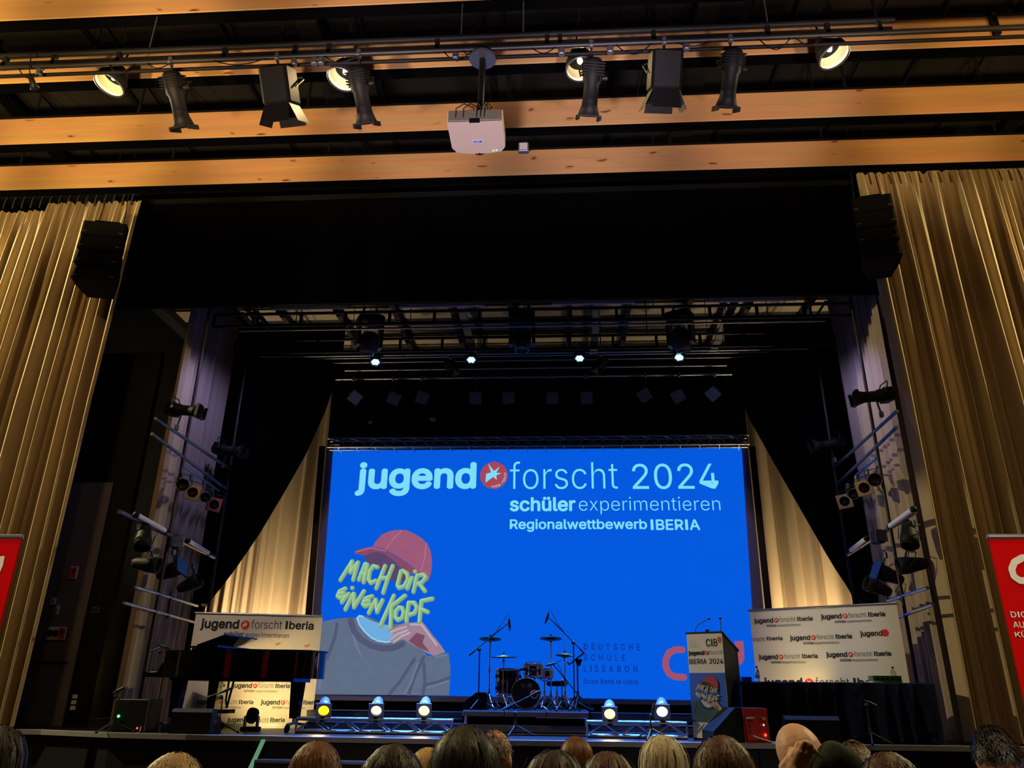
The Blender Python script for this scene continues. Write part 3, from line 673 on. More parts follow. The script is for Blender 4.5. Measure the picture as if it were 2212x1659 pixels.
def logo(parent, fcl, u, v, width, light='ink_grey', **kw):
    """fcl: face in the local frame of parent"""
    a, b, c, d = logo_meshes(**kw)
    M = Matrix((( fcl.U.x, -fcl.W.x, fcl.V.x, 0), (fcl.U.y, -fcl.W.y, fcl.V.y, 0), (fcl.U.z, -fcl.W.z, fcl.V.z, 0), (0, 0, 0, 1)))
    M = Matrix.Translation(fcl.at(u, v, .003)) @ M @ Matrix.Diagonal((width, 1, width, 1))
    part('logo_lettering', a, 'ink_black', parent, M); part('logo_light_lettering', b, light, parent, M)
    e = part('logo_emblem', c, 'ink_red', parent, M); part('emblem_star', d, 'ink_white', e)
def flat_face(A, B):
    A, B = Vector(A), Vector(B); U = (B - A).normalized(); W = U.cross(Vector((0, 0, 1))); return Face(A, U, (0, 0, 1), W)
def local_face(fc, t):
    Mi = TM[t.name].inverted(); R3 = Mi.to_3x3(); return Face(Mi @ fc.O, R3 @ fc.U, R3 @ fc.V, R3 @ fc.W)
def banner(label, pxl, pxr, yl, yr, ytl, ytr):
    """roll-up wall: left/right pixel columns, their depths and top pixel rows"""
    A = P(pxl, ytl, yl); B = P(pxr, ytr, yr); zt = (A.z + B.z) / 2; A.z = B.z = ZS
    fc = flat_face(A, B); Lw = (B - A).length; t = thing('logo_backdrop', ((A + B) / 2), label, 'banner')
    MB().prism([(0, .05), (Lw, .05), (Lw, zt - ZS), (0, zt - ZS)], fc.O - fc.W * .0, fc.U, fc.V, fc.W * -.008).obj('print_panel', 'white_panel', t, True)
    MB().cyl(fc.at(-.02, zt - ZS + .01), fc.at(Lw + .02, zt - ZS + .01), .018, n=8).obj('top_rail', 'aluminium', t, True)
    MB().prism([(0, 0), (Lw, 0), (Lw, .07), (0, .07)], fc.at(0, 0, .05), fc.U, fc.V, fc.W * -.12).obj('base_case', 'aluminium', t, True)
    for u in (.25 * Lw, .75 * Lw): MB().cyl(fc.at(u, 0, -.05), fc.at(u, zt - ZS, -.03), .014, n=6).obj('back_pole', 'aluminium', t, True)
    return t, fc, Lw
bl, fl, Ll = banner('white logo wall with one large headline behind the grand piano', 424, 697, 12.5, 12.95, 1322, 1336)
lf = local_face(fl, bl)
def pl(fc, x0, yb, x1): 
    u0, v0 = fc.hit(x0, yb); u1, _ = fc.hit(x1, yb); return u0, v0, u1 - u0
logo(bl, lf, *pl(fl, 432.5, 1355, 677.5), light='ink_black')
for x0, yb, x1 in ((502, 1485, 626), (563, 1521, 686), (424, 1520, 547), (491, 1559, 615)): logo(bl, lf, *pl(fl, x0, yb, x1))
m = MB()
for s, x0, y0, x1, y1 in (('a', 481, 1478, 486.5, 1484), ('ju', 631, 1556, 644, 1566)):
    a_, b_ = fl.hit(x0, y1), fl.hit(x1, y0); write(m, fl, s, a_[0], a_[1], b_[0], b_[1], .03, .003)
m.obj('cut_lettering', 'ink_black', bl, True)
m = MB()
for x0, y0 in ((594, 1391), (657, 1395)):
    a_, b_ = fl.hit(x0, y0 + 3), fl.hit(x0 + 9, y0 - 2); write(m, fl, 'CIB', a_[0], a_[1], b_[0], b_[1], .02, .003)
    a_, b_ = fl.hit(x0 + 9.6, y0), fl.hit(x0 + 12, y0 - 3); m.add([fl.at(a_[0], a_[1], .003), fl.at(b_[0], a_[1], .003), fl.at(b_[0], b_[1], .003), fl.at(a_[0], b_[1], .003)], [(0, 1, 2, 3)])
m.obj('sponsor_mark', 'ink_red', bl, True)
br, fr, Lr = banner('white logo wall with rows of logos behind the draped table', 1619, 1936, 12.9, 11.75, 1322, 1303)
lf = local_face(fr, br)
for x0, yb, x1 in ((1629.7, 1346, 1756.7), (1773.7, 1337, 1913.4), (1707, 1383, 1841.6), (1639.5, 1424, 1767.5), (1785, 1419, 1926)): logo(br, lf, *pl(fr, x0, yb, x1))
logo(br, lf, *pl(fr, 1651, 1484, 1917), light='ink_black', sub=False)
m = MB()
for s, x0, y0, x1, y1, bo in (('orscht', 1626, 1376, 1652, 1386, 0), ('Iberia', 1657, 1374, 1690, 1384, .025), ('jugend', 1859, 1361, 1905, 1378, .03)):
    a_, b_ = fr.hit(x0, y1), fr.hit(x1, y0); write(m, fr, s, a_[0], a_[1], b_[0], b_[1], bo, .003)
m.obj('cut_lettering', 'ink_black', br, True)
c_ = fr.hit(1912, 1367); disc(MB(), fr, c_[0], c_[1], .05, .003).obj('cut_emblem', 'ink_red', br, True)

# ------------------------------------------------------------------ red roll-up banners
def rollup(xp, side, label):
    Y = 4.2; c = P(xp, 1160, Y); wd = .85; x0 = c.x - wd if side < 0 else c.x; zt = c.z
    t = thing('rollup_banner', (x0 + wd / 2, Y, 0), label, 'banner')
    MB().box((0, 0, zt / 2 + .04), (wd, .012, zt - .08)).obj('print_panel', 'banner_red', t)
    MB().cyl((-wd / 2, 0, zt), (wd / 2, 0, zt), .016, n=8).obj('top_rail', 'aluminium', t)
    MB().box((0, 0, .05), (wd + .02, .2, .09), bev=.02).obj('base_case', 'aluminium', t)
    MB().cyl((0, .04, .08), (0, .03, zt), .013, n=6).obj('back_pole', 'aluminium', t)
    return t, Face((0, Y - .008, 0), (1, 0, 0), (0, 0, 1), (0, -1, 0))
t, fc = rollup(48, -1, 'red roll-up banner at the left edge beside the beige curtain')
blob2d(MB(), fc, lambda x, y: fc.hit(x, y), [(-14, 1203), (11, 1201), (7, 1222), (1, 1236), (-6, 1242), (-22, 1242)][::-1], .003).obj('logo_shield', 'ink_white', t, True)
t, fc = rollup(2134, 1, 'red roll-up banner with white C at the right edge')
stroke(MB(), fc, lambda x, y: fc.hit(1800 + x * .3369, 1100 + y * .3369), [(1300, 308), (1210, 312), (1160, 340), (1142, 385), (1155, 430), (1195, 458), (1300, 458)], .017, .003).obj('logo_letter', 'ink_white', t, True)
m = MB()
for s, x0, y0, x1, y1 in (('DIG', 2184, 1321, 2216, 1334), ('AUT', 2189, 1343, 2223, 1356), ('KÜ', 2193, 1362, 2216, 1377)):
    a_, b_ = fc.hit(x0, y1), fc.hit(x1, y0); write(m, fc, s, a_[0], a_[1], b_[0], b_[1], .012, .003)
m.obj('slogan_lettering', 'ink_white', t, True)
# ------------------------------------------------------------------ lamp kinds (local -Z is the beam)
_mc = {}
def cached(key, fn, mt):
    if key not in _mc:
        me = fn().mesh(key.split('|')[0]); me.materials.append(MAT[mt] if isinstance(mt, str) else mt); _mc[key] = me
    return _mc[key]
def hang_parts(t, loc, hang):
    """a clamp and drop rod from the lamp up to its bar"""
    if hang is None: return
    h = Vector(hang); l = Vector(loc)
    MB().cyl(l, h, .014, n=6).obj('drop_rod', 'dark_metal', t, True)
    MB().box(h, (.05, .07, .09), bev=.01).obj('clamp', 'grey_metal', t, True)
def lamp(name, loc, d, label, cat, hang=None, roll=0.0, group=None):
    t = thing(name, loc, label, cat, rot=aim(d, roll), group=group); return t
def par_can(loc, d, label, hang=None, roll=0.0, group=None, s=.1, gel=None, body='black_metal', lens='lens_dark', name='par_can', frame='black_metal', hole=None):
    t = lamp(name, loc, d, label, 'stage light', hang, roll, group); k = f'{s:.3f}{body}{lens}{gel}{hole}'
    part('can', cached('can|' + k, lambda: MB().lathe([(0, .27 * s / .1), (.05 * s / .1, .27 * s / .1), (.07 * s / .1, .22 * s / .1), (.085 * s / .1, .12 * s / .1), (s, .05 * s / .1), (s, -.06 * s / .1), (s * .93, -.06 * s / .1), (s * .93, .0)], 18), body), body, t)
    if lens: part('lens', cached('lens|' + k, lambda: MB().lathe([(0, -.02), (s * .5, -.015), (s * .93, .005)], 18), lens), lens, t)
    if gel:
        q = s * 1.12
        if hole:
            def fr():
                m = MB(); n = 20; z = -.075 * s / .1
                inner = [(s * .78 * math.cos(2 * math.pi * i / n), s * .78 * math.sin(2 * math.pi * i / n)) for i in range(n)]
                outer = [(max(-q, min(q, 2 * q * math.cos(2 * math.pi * i / n))), max(-q, min(q, 2 * q * math.sin(2 * math.pi * i / n)))) for i in range(n)]
                vs_ = [(x, y, z) for x, y in inner] + [(x, y, z) for x, y in outer] + [(x, y, z - .006) for x, y in inner] + [(x, y, z - .006) for x, y in outer]
                m.add(vs_, [(i, (i + 1) % n, n + (i + 1) % n, n + i) for i in range(n)] + [(2 * n + i, 3 * n + i, 3 * n + (i + 1) % n, 2 * n + (i + 1) % n) for i in range(n)] + [(n + i, n + (i + 1) % n, 3 * n + (i + 1) % n, 3 * n + i) for i in range(n)]); return m
            part('gel_frame', cached('gel_frame|' + k, fr, gel), gel, t)
        else:
            def fr2():
                m = MB(); z = -.075 * s / .1; N_ = 6; rnd = random.Random(3)
                vv = [(-q + 2 * q * i / N_, -q + 2 * q * j / N_, z - rnd.uniform(0, .006)) for j in range(N_ + 1) for i in range(N_ + 1)]
                m.add(vv, [(j * 7 + i, (j + 1) * 7 + i, (j + 1) * 7 + i + 1, j * 7 + i + 1) for j in range(N_) for i in range(N_)], True)
                m.box((0, 0, z + .004), (2 * q, 2 * q, .004)); return m
            part('gel_sheet', cached('gel_sheet|' + k, fr2, gel), gel, t)
        if name != 'floor_can': part('frame_clip', cached('frame_clip|' + k, lambda: MB().box((-q, 0, -.07 * s / .1), (.012, 2 * q, .02)).box((q, 0, -.07 * s / .1), (.012, 2 * q, .02)).box((0, -q, -.07 * s / .1), (2 * q, .012, .02)), 'black_metal'), 'black_metal', t)
    if name != 'floor_can': part('yoke', cached('yoke|' + k, lambda: MB().tube([(-s * 1.12, 0, .03), (-s * 1.12, s * .6, .12), (-s * 1.12, s * 1.5, .16), (s * 1.12, s * 1.5, .16), (s * 1.12, s * .6, .12), (s * 1.12, 0, .03)], .008, 5), 'dark_metal'), 'dark_metal', t)
    hang_parts(t, loc, hang); return t
def profile_spot(loc, d, label, hang=None, group=None, s=1.0):
    t = lamp('profile_spot', loc, d, label, 'stage light', hang, 0, group)
    part('housing', cached('housing|p', lambda: MB().lathe([(0, .30), (.07, .30), (.10, .27), (.105, .06), (.085, .02), (.085, -.16), (0, -.16)], 14), 'black_metal'), 'black_metal', t)
    part('fin_block', cached('fin_block|p', lambda: [m.box((0, 0, .12 + k * .03), (.235, .2, .012)) for m in [MB()] for k in range(5)][-1], 'black_metal'), 'black_metal', t)
    part('lens_tube', cached('lens_tube|p', lambda: MB().lathe([(.085, -.14), (.09, -.2), (.125, -.31), (.115, -.31), (.08, -.2)], 14), 'black_metal'), 'black_metal', t)
    part('colour_frame', cached('colour_frame|p', lambda: MB().box((-.12, 0, -.33), (.02, .2, .05)).box((.12, 0, -.33), (.02, .2, .05)).box((0, -.11, -.315), (.22, .02, .02)), 'black_metal'), 'black_metal', t)
    part('yoke', cached('yoke|p', lambda: MB().tube([(-.13, 0, .1), (-.13, .14, .18), (-.1, .2, .2), (.1, .2, .2), (.13, .14, .18), (.13, 0, .1)], .01, 5), 'dark_metal'), 'dark_metal', t)
    part('knob', cached('knob|p', lambda: MB().cyl((.12, 0, .1), (.17, 0, .1), .025, n=8), 'dark_metal'), 'dark_metal', t)
    hang_parts(t, loc, hang); return t
def fresnel(loc, d, label, hang=None, group=None, roll=0.0, sc=1.0, bright=None, name='fresnel_light'):
    t = lamp(name, loc, d, label, 'stage light', hang, roll, group); k = f'f{sc}'
    part('housing', cached('housing|' + k, lambda: MB().box((0, 0, .12 * sc), (.30 * sc, .28 * sc, .36 * sc), bev=.03), 'black_metal'), 'black_metal', t)
    part('lens', cached('lens|' + k, lambda: MB().lathe([(0, -.07 * sc), (.07 * sc, -.065 * sc), (.11 * sc, -.055 * sc)], 16), 'lens_dark'), 'lens_dark', t)
    def door(a, b, c, e): return lambda: MB().add([a, b, c, e, tuple(Vector(a) + Vector((0, 0, .006))), tuple(Vector(b) + Vector((0, 0, .006))), tuple(Vector(c) + Vector((0, 0, .006))), tuple(Vector(e) + Vector((0, 0, .006)))], [(0, 1, 2, 3), (7, 6, 5, 4), (0, 4, 5, 1), (1, 5, 6, 2), (2, 6, 7, 3), (3, 7, 4, 0)])
    h, z0, z1, o = .13 * sc, -.07 * sc, -.25 * sc, .21 * sc
    part('barn_door', cached('barn_door|t' + k, door((-h, h, z0), (h, h, z0), (h * 1.1, o, z1), (-h * 1.1, o, z1)), 'black_metal'), 'black_metal', t)
    part('barn_door', cached('barn_door|b' + k, door((-h, -h, z0), (-h * 1.1, -o, z1), (h * 1.1, -o, z1), (h, -h, z0)), 'black_metal'), 'black_metal', t)
    part('barn_door', cached('barn_door|l' + k, door((-h, -h, z0), (-h, h, z0), (-o, h * 1.1, z1), (-o, -h * 1.1, z1)), 'black_metal'), 'black_metal', t)
    part('barn_door', cached('barn_door|r' + k + str(bright), door((h, -h, z0), (o, -h * 1.1, z1), (o, h * 1.1, z1), (h, h, z0)), bright or 'black_metal'), bright or 'black_metal', t)
    part('yoke', cached('yoke|' + k, lambda: MB().tube([(-.17 * sc, 0, .1 * sc), (-.18 * sc, .2 * sc, .2 * sc), (-.14 * sc, .27 * sc, .24 * sc), (.14 * sc, .27 * sc, .24 * sc), (.18 * sc, .2 * sc, .2 * sc), (.17 * sc, 0, .1 * sc)], .012, 5), 'dark_metal'), 'dark_metal', t)
    hang_parts(t, loc, hang); return t

# ------------------------------------------------------------------ hall lighting bar
YH = 6.6
zu, zl = P(1106, 77, YH).z, P(1106, 106, YH).z
t = thing('lighting_bar', (-1, YH, zl), 'long black ladder truss with cables carrying the hall spotlights', 'truss')
xe = P(1935, 60, YH).x
MB().cyl((XL + .05, YH, zu), (xe, YH, zu), .035, n=8).obj('chord', 'black_metal', t, True)
MB().box(((XL + xe) / 2, YH, zl + .055), (xe - XL - .1, .05, .06)).obj('chord', 'black_metal', t, True)
MB().cyl((XL + .05, YH - .02, zl), (XR - .05, YH - .02, zl), .03, n=8).obj('chord', 'dark_metal', t, True)
MB().cyl((XL + .05, YH + .05, zl - .06), (XR - .05, YH + .05, zl - .06), .022, n=8).obj('chord', 'black_metal', t, True)
for xp in (25, 128, 265, 490, 640, 712, 945, 1182, 1210, 1413, 1662, 1793, 1907):
    X = P(xp, 95, YH).x; MB().box((X, YH, (zu + zl) / 2), (.05, .05, zu - zl)).obj('rung', 'black_metal', t, True)
for xp in (325, 995, 1130, 1665):
    X = P(xp, 95, YH).x; MB().cyl((X, YH, zu), (X, YH + .02, ZT), .008, n=5).obj('suspension_chain', 'grey_metal', t, True)
for xp in (2150,):
    q_ = P(xp, 52, 7.5); MB().box((q_.x, 7.5, q_.z), (.06, .05, .34)).obj('hanger', 'black_metal', t, True)
rc = random.Random(8)
for xp in (60, 250, 330, 470, 690, 705, 960, 1000, 1150, 1330, 1460, 1640, 1720):     # loose cables
    X = P(xp, 115, YH).x; L_ = rc.uniform(.25, .6); dp = rc.uniform(.05, .16)
    MB().tube([(X + L_ * k / 6, YH - .05, zl - .05 - dp * math.sin(math.pi * k / 6)) for k in range(7)], .007, 5).obj('cable', 'plastic_black', t, True)
for xp in (100, 640, 683, 697, 985, 1213, 1318, 1483): 
    X = P(xp, 125, YH).x; MB().box((X, YH - .03, zl - .1), (.07, .06, .09), bev=.015).obj('socket_box', 'grey_metal', t, True)
# lamps on it
HL = [('p', 372, 205), ('f', 600, 205), ('p', 775, 196), ('p', 1278, 178), ('f', 1437, 172), ('p', 1582, 158)]
hl = {372: 'black profile spotlight left of the first flood on the hall bar', 775: 'black profile spotlight overlapping a lit dish lamp left of the projector', 1278: 'black profile spotlight overlapping a lit dish lamp right of the projector', 1582: 'rightmost black profile spotlight on the hall lighting bar', 600: 'black flood with one pale lit barn door left of the projector', 1437: 'black flood with closed barn doors right of the projector'}
for kind, xp, yp in HL:
    c = P(xp, yp - 8, YH); c.y += .12; hp = (P(xp, 130, YH).x, YH - .02, zl)
    dx = -.1 if xp > 1100 else .12
    if kind == 'p': profile_spot(c, (dx, .58, -.8), hl[xp], hp, 'profile spots on the hall bar')
    else: fresnel(c, (dx * .5, .55, -.83), hl[xp], hp, 'floods on the hall bar', sc=1.12, bright='plastic_olive')  # one barn door in a paler colour paints the light falling on it
# dish lamps
mat('dish_inside', (240, 226, 190), .4, spec=.4)
mat('bulb', (255, 236, 170), .4, emit=7)
for i, (xp, yp, rx, ry) in enumerate(((235, 184, -.12, .22), (738, 172, -.1, .22), (1256, 150, -.1, -.1), (1803, 122, -.12, -.28))):
    c = P(xp, yp, 7.15)
    t = thing('dish_lamp', c, ['lit dish lamp far left under the beams', 'lit dish lamp half hidden by a spotlight left of projector', 'lit dish lamp half hidden by a spotlight right of projector', 'lit dish lamp at the right below the end of the hall bar'][i], 'lamp', rot=(rx, ry, 0), group='round house lamps')
    part('shade', cached('shade|d', lambda: MB().lathe([(.03, .30), (.10, .27), (.165, .12), (.18, 0), (.187, .0), (.172, .13), (.11, .285), (.03, .32)], 28), 'black_metal'), 'black_metal', t)
    part('reflector', cached('reflector|d', lambda: MB().lathe([(.135, .155), (.155, .11), (.172, .012)], 28), 'dish_inside'), 'dish_inside', t)
    part('bulb', cached('bulb|d', lambda: MB().ell((0, 0, .15), (.035, .035, .05), 10, 6), 'bulb'), 'bulb', t)
    part('rim', cached('rim|d', lambda: MB().lathe([(.176, -.008), (.19, -.004), (.19, .01), (.176, .01)], 28), 'grey_metal'), 'grey_metal', t)
    R_ = TM[t.name]
    MB().tube([R_ @ Vector((0, 0, .31)), R_ @ Vector((0, 0, .5)) + Vector((0, 0, .1)), Vector((c.x, c.y + .02, 9.4)), Vector((c.x, c.y, ZT))], .012, 6).obj('cord', 'black_metal', t, True)
    light('dish_lamp_glow_%d' % i, 'SPOT', R_ @ Vector((0, 0, .085)), R_ @ Vector((0, 0, -4)), 45, YEL, 150, .5, .03)
# small bare bulb housing at far left
c = P(72, 182, YH); t = thing('clip_lamp', c, 'small dark clip lamp dangling at the far left of the hall bar', 'lamp', rot=(.3, -.4, 0))
MB().lathe([(0, .10), (.03, .09), (.035, 0), (.05, -.05), (.045, -.06), (0, -.05)], 12).obj('head', 'dark_metal', t)
MB().tube([(0, 0, .1), (.02, 0, .2), (.1, 0, .36)], .007, 5).obj('cable', 'plastic_black', t)

# projector
z0 = P(1025, 262, 6.35).z; yf = PZ(1025, 330, z0).y; cx = P(1025, 262, 6.35).x; wd = P(1085, 262, 6.35).x - P(965, 262, 6.35).x
t = thing('projector', (cx, 6.35, z0), 'white ceiling projector hanging on a black pole', 'projector')
hh = P(1025, 237, 6.35).z - z0
dpt = yf - 6.35
poly = [(-wd / 2, 0), (wd / 2, 0), (wd / 2, dpt * .8), (wd * .42, dpt * .95), (wd * .2, dpt), (-wd * .2, dpt), (-wd * .42, dpt * .95), (-wd / 2, dpt * .8)]
MB().prism(poly, (0, .015, 0), (1, 0, 0), (0, 1, 0), (0, 0, hh)).obj('body', 'plastic_white', t)
MB().box((0, .008, hh / 2 + .005), (wd * .97, .02, hh * .92), bev=.01).obj('rear_panel', 'plastic_olive', t)
MB().box((0, .0, .01), (.11, .03, .035)).obj('cable_cover', 'plastic_black', t)
MB().box((0, dpt * .62, -.003), (.12, .04, .006)).obj('badge', 'paper', t)
MB().box((-.035, dpt * .62, -.007), (.012, .02, .003)).box((-.015, dpt * .62 + .008, -.007), (.03, .005, .003)).box((-.015, dpt * .62 - .008, -.007), (.03, .005, .003)).box((.012, dpt * .62, -.007), (.01, .022, .003)).box((.035, dpt * .62, -.007), (.022, .022, .003)).obj('badge_mark', 'plastic_blue', t)
MB().cyl((0, dpt + .0, hh * .5), (0, dpt + .05, hh * .45), .075, n=16).obj('lens', 'plastic_black', t)
mat('led_blue', (90, 130, 255), .4, emit=6); mat('led_green', (60, 255, 90), .4, emit=5); mat('led_red', (255, 60, 30), .4, emit=5); mat('led_white', (230, 240, 255), .4, emit=5)
MB().ell((wd * .33, dpt * .93, -.002), .008, 8, 5).obj('status_light', 'led_blue', t); MB().ell((wd * .27, dpt * .945, -.002), .007, 8, 5).obj('status_light', 'led_green', t)
for k, (a, b2) in enumerate(((-.2, -.02), (-.12, .03), (.02, .05), (.06, .14), (.1, .18))):
    MB().tube([(a, -.0, hh * .35), (a + .01, -.06, hh * .8), ((a + b2) / 2, -.05, hh * 1.25), (b2, .02, hh * 1.3), (b2 * .3, dpt * .4, hh * 1.6)], .006, 5).obj('cable', 'plastic_black', t)
MB().cyl((.03, dpt * .45, hh), (.03, YH - 6.35, zl - z0 - .02), .035, n=10).obj('pole', 'black_metal', t)
MB().cyl((.03, YH - 6.35, zl - z0 - .14), (.03, YH - 6.35, zl - z0 - .11), .15, n=20).obj('ceiling_plate', 'grey_metal', t)
for k in range(3): MB().ell((.03 + .1 * math.cos(2 + k * 2.1), YH - 6.35 + .1 * math.sin(2 + k * 2.1), zl - z0 - .145), .012, 8, 5).obj('bolt', 'chrome', t)
# white box on the ceiling behind
c = P(1131, 320, 9.4); t = thing('junction_box', c, 'small square grey box between the lowest beams right of the projector', 'box')
MB().box((0, 0, 0), (.16, .08, .16), bev=.01).obj('case', 'grey_metal', t); MB().box((0, -.045, 0), (.12, .012, .12)).obj('lid', 'white_panel', t); MB().cyl((0, 0, .06), (0, .05, ZT - c.z), .012, n=5).obj('stem', 'black_metal', t)

# ------------------------------------------------------------------ line arrays
def line_array(x0, x1, ytop, ybot, rz, label):
    Y = 10.3; a, b = P(x0, ytop, Y), P(x1, ytop, Y); zb = P((x0 + x1) / 2, ybot, Y).z; Wd = (b.x - a.x) * .95; H = (a.z - zb) / 4
    t = thing('line_array', ((a.x + b.x) / 2, Y, zb), label, 'loudspeaker', rz=rz)
    MB().box((0, .12, 4 * H + .04), (Wd * .6, .3, .05), bev=.01).obj('rigging_frame', 'black_metal', t)
    for sx in (-.2, .2): MB().cyl((sx, .12, 4 * H + .05), (sx * .3, .12, ZT - zb), .008, n=5).obj('rigging_wire', 'black_metal', t)
    for k in range(4):
        z = 4 * H - (k + .5) * H; ang = -.04 - .07 * k; M = Matrix.Translation((0, .02 + k * k * .008, z)) @ Matrix.Rotation(ang, 4, 'X')
        cab = MB().prism([(-Wd / 2, -.12), (Wd / 2, -.12), (Wd * .46, .06), (Wd * .3, .34), (-Wd * .3, .34), (-Wd * .46, .06)], (0, 0, -H * .48), (1, 0, 0), (0, 1, 0), (0, 0, H * .96), M).obj('cabinet', 'plastic_black', t)
        MB().box((0, -.128, 0), (Wd * .94, .02, H * .86), M, bev=.006).obj('grille', 'grille', t).parent = cab
        for sx in (-1, 1): MB().box((sx * Wd * .42, -.14, -H * .3), (.06, .01, .015), M).obj('badge', 'grey_metal', t).parent = cab
    return t
line_array(188, 276, 488, 610, .22, 'black line array loudspeaker hanging before the left curtain')
line_array(1836, 1922, 432, 566, -.22, 'black line array loudspeaker hanging before the right curtain')

# ------------------------------------------------------------------ stage rig
def ladder_truss(x0, x1, zt_, zb_, Y, label, rungs, depth=.0):
    t = thing('stage_truss', ((x0 + x1) / 2, Y, zb_), label, 'truss')
    for z in (zt_, zb_): MB().cyl((x0, Y, z), (x1, Y, z), .03, n=8).obj('chord', 'black_metal', t, True)
    MB().cyl((x0 + .4, Y + .22, zb_ + .02), (x1 - .4, Y + .22, zb_ + .02), .022, n=8).obj('chord', 'grey_metal', t, True)
    for k in range(rungs + 1):
        X = x0 + (x1 - x0) * k / rungs; MB().box((X, Y, (zt_ + zb_) / 2), (.05, .04, zt_ - zb_)).obj('rung', 'black_metal', t, True)
    for k in range(5):
        X = x0 + (x1 - x0) * (k + .5) / 5; MB().cyl((X, Y, zt_), (X, Y, ZCS - .0), .01, n=5).obj('suspension_wire', 'dark_metal', t, True)
    return t
Y1, Y2, YP = 12.1, 13.15, 14.55
ladder_truss(P(463, 690, Y1).x, P(1840, 664, Y1).x, P(1150, 668, Y1).z, P(1150, 694, Y1).z, Y1, 'upper black ladder truss just below the pelmet over the stage', 14)
ladder_truss(P(508, 752, Y2).x, P(1800, 730, Y2).x, P(1150, 727, Y2).z, P(1150, 754, Y2).z, Y2, 'lower black ladder truss carrying the moving heads', 14)
z1, z2 = P(1150, 680, Y1).z, P(1150, 741, Y2).z
for X, lab in ((P(500, 690, Y1).x + .35, 'black cross truss at the left end of the stage rig'), (P(1795, 690, Y1).x - .2, 'black cross truss at the right end of the stage rig')):
    t = thing('cross_truss', (X, Y1, z1), lab, 'truss')
    for o1, o2 in ((-.12, 0), (.12, 0), (0, .2)): MB().cyl((X + o1, Y1 - .1, z1 + .1 + o2), (X + o1, 15.4, z1 + .1 + o2), .024, n=6).obj('chord', 'black_metal', t, True)
    for k in range(9): MB().cyl((X - .12 if k % 2 else X + .12, Y1 + k * .36, z1 + .1), (X, Y1 + .36 + k * .36, z1 + .3), .012, n=5).obj('lacing', 'black_metal', t, True)
def pipe(x0, x1, y, Y, label, mt='dark_metal', r=.024):
    z = P(1150, y, Y).z; t = thing('rig_pipe', ((x0 + x1) / 2, Y, z), label, 'pipe')
    MB().cyl((x0, Y, z), (x1, Y, z), r, n=8).obj('tube', mt, t, True)
    for k in range(4):
        X = x0 + (x1 - x0) * (k + .3) / 3.6; MB().cyl((X, Y, z), (X, Y, ZCS - .0), .007, n=5).obj('wire', 'dark_metal', t, True)
    return z
pipe(-4.9, 4.0, 768, 13.7, 'thin bare pipe just below the lower stage truss', 'grey_metal', .016)
pipe(-4.6, 3.6, 778, 13.95, 'thin bare pipe at the height of the blue wash lamps', 'grey_metal', .014)
pipe(-4.4, 3.3, 795, 14.25, 'thin bare pipe behind the two barn door lamps', 'grey_metal', .018)
zp = pipe(-4.9, 4.1, 814, YP, 'grey pipe carrying the row of ten gel framed lamps', 'grey_metal', .022)
for i, (a, b2, yp) in enumerate(((590, 745, 668), (865, 1045, 663), (1193, 1370, 657), (1527, 1718, 651))):
    A, B = P(a, yp, 11.98), P(b2, yp - 2, 11.98); t = thing('fluorescent_lamp', (A + B) / 2, 'unlit white fluorescent batten under the pelmet, ' + ORD[i], 'lamp', group='fluorescent battens')
    zz = (A.z + B.z) / 2
    MB().box(((A.x + B.x) / 2, 11.98, zz + .06), (B.x - A.x, .1, .05), bev=.01).obj('housing', 'white_panel', t, True)
    MB().cyl((A.x, 11.96, zz), (B.x, 11.96, zz), .026, n=10).obj('tube', 'tube_white', t, True)
    for X in (A.x, B.x): MB().box((X, 11.96, zz + .02), (.03, .06, .09)).obj('end_cap', 'white_panel', t, True)
    for X in (A.x + .2, B.x - .2): MB().cyl((X, 11.98, zz + .06), (X, 11.98, ZCS), .006, n=5).obj('hanger_wire', 'dark_metal', t, True)
# ten gel framed lamps
GP = [(765, 856, .55, 'gel_pale', -.5), (850, 858, .35, 'gel_blue', -.35), (911, 856, .25, 'gel_violet', -.3), (1027, 857, .0, 'gel_blue', -.05), (1099, 856, -.08, 'gel_violet', .03), (1193, 856, .03, 'gel_violet', 0), (1267, 856, -.05, 'gel_blue', 0), (1393, 851, -.45, 'gel_violet', .3), (1466, 853, -.4, 'gel_blue', .35), (1542, 848, -.6, 'gel_pale', .5)]
for i, (xp, yp, rl, g, dx) in enumerate(GP):
    c = P(xp, yp, YP - .12); c.y += .05
    par_can(c, (-dx * .6, -.86, -.5), 'black can lamp with square gel on the rear pipe, ' + ORD[i], (c.x + dx * .15, YP, zp), rl, 'gel framed lamps on the rear pipe', s=.108, gel=g)
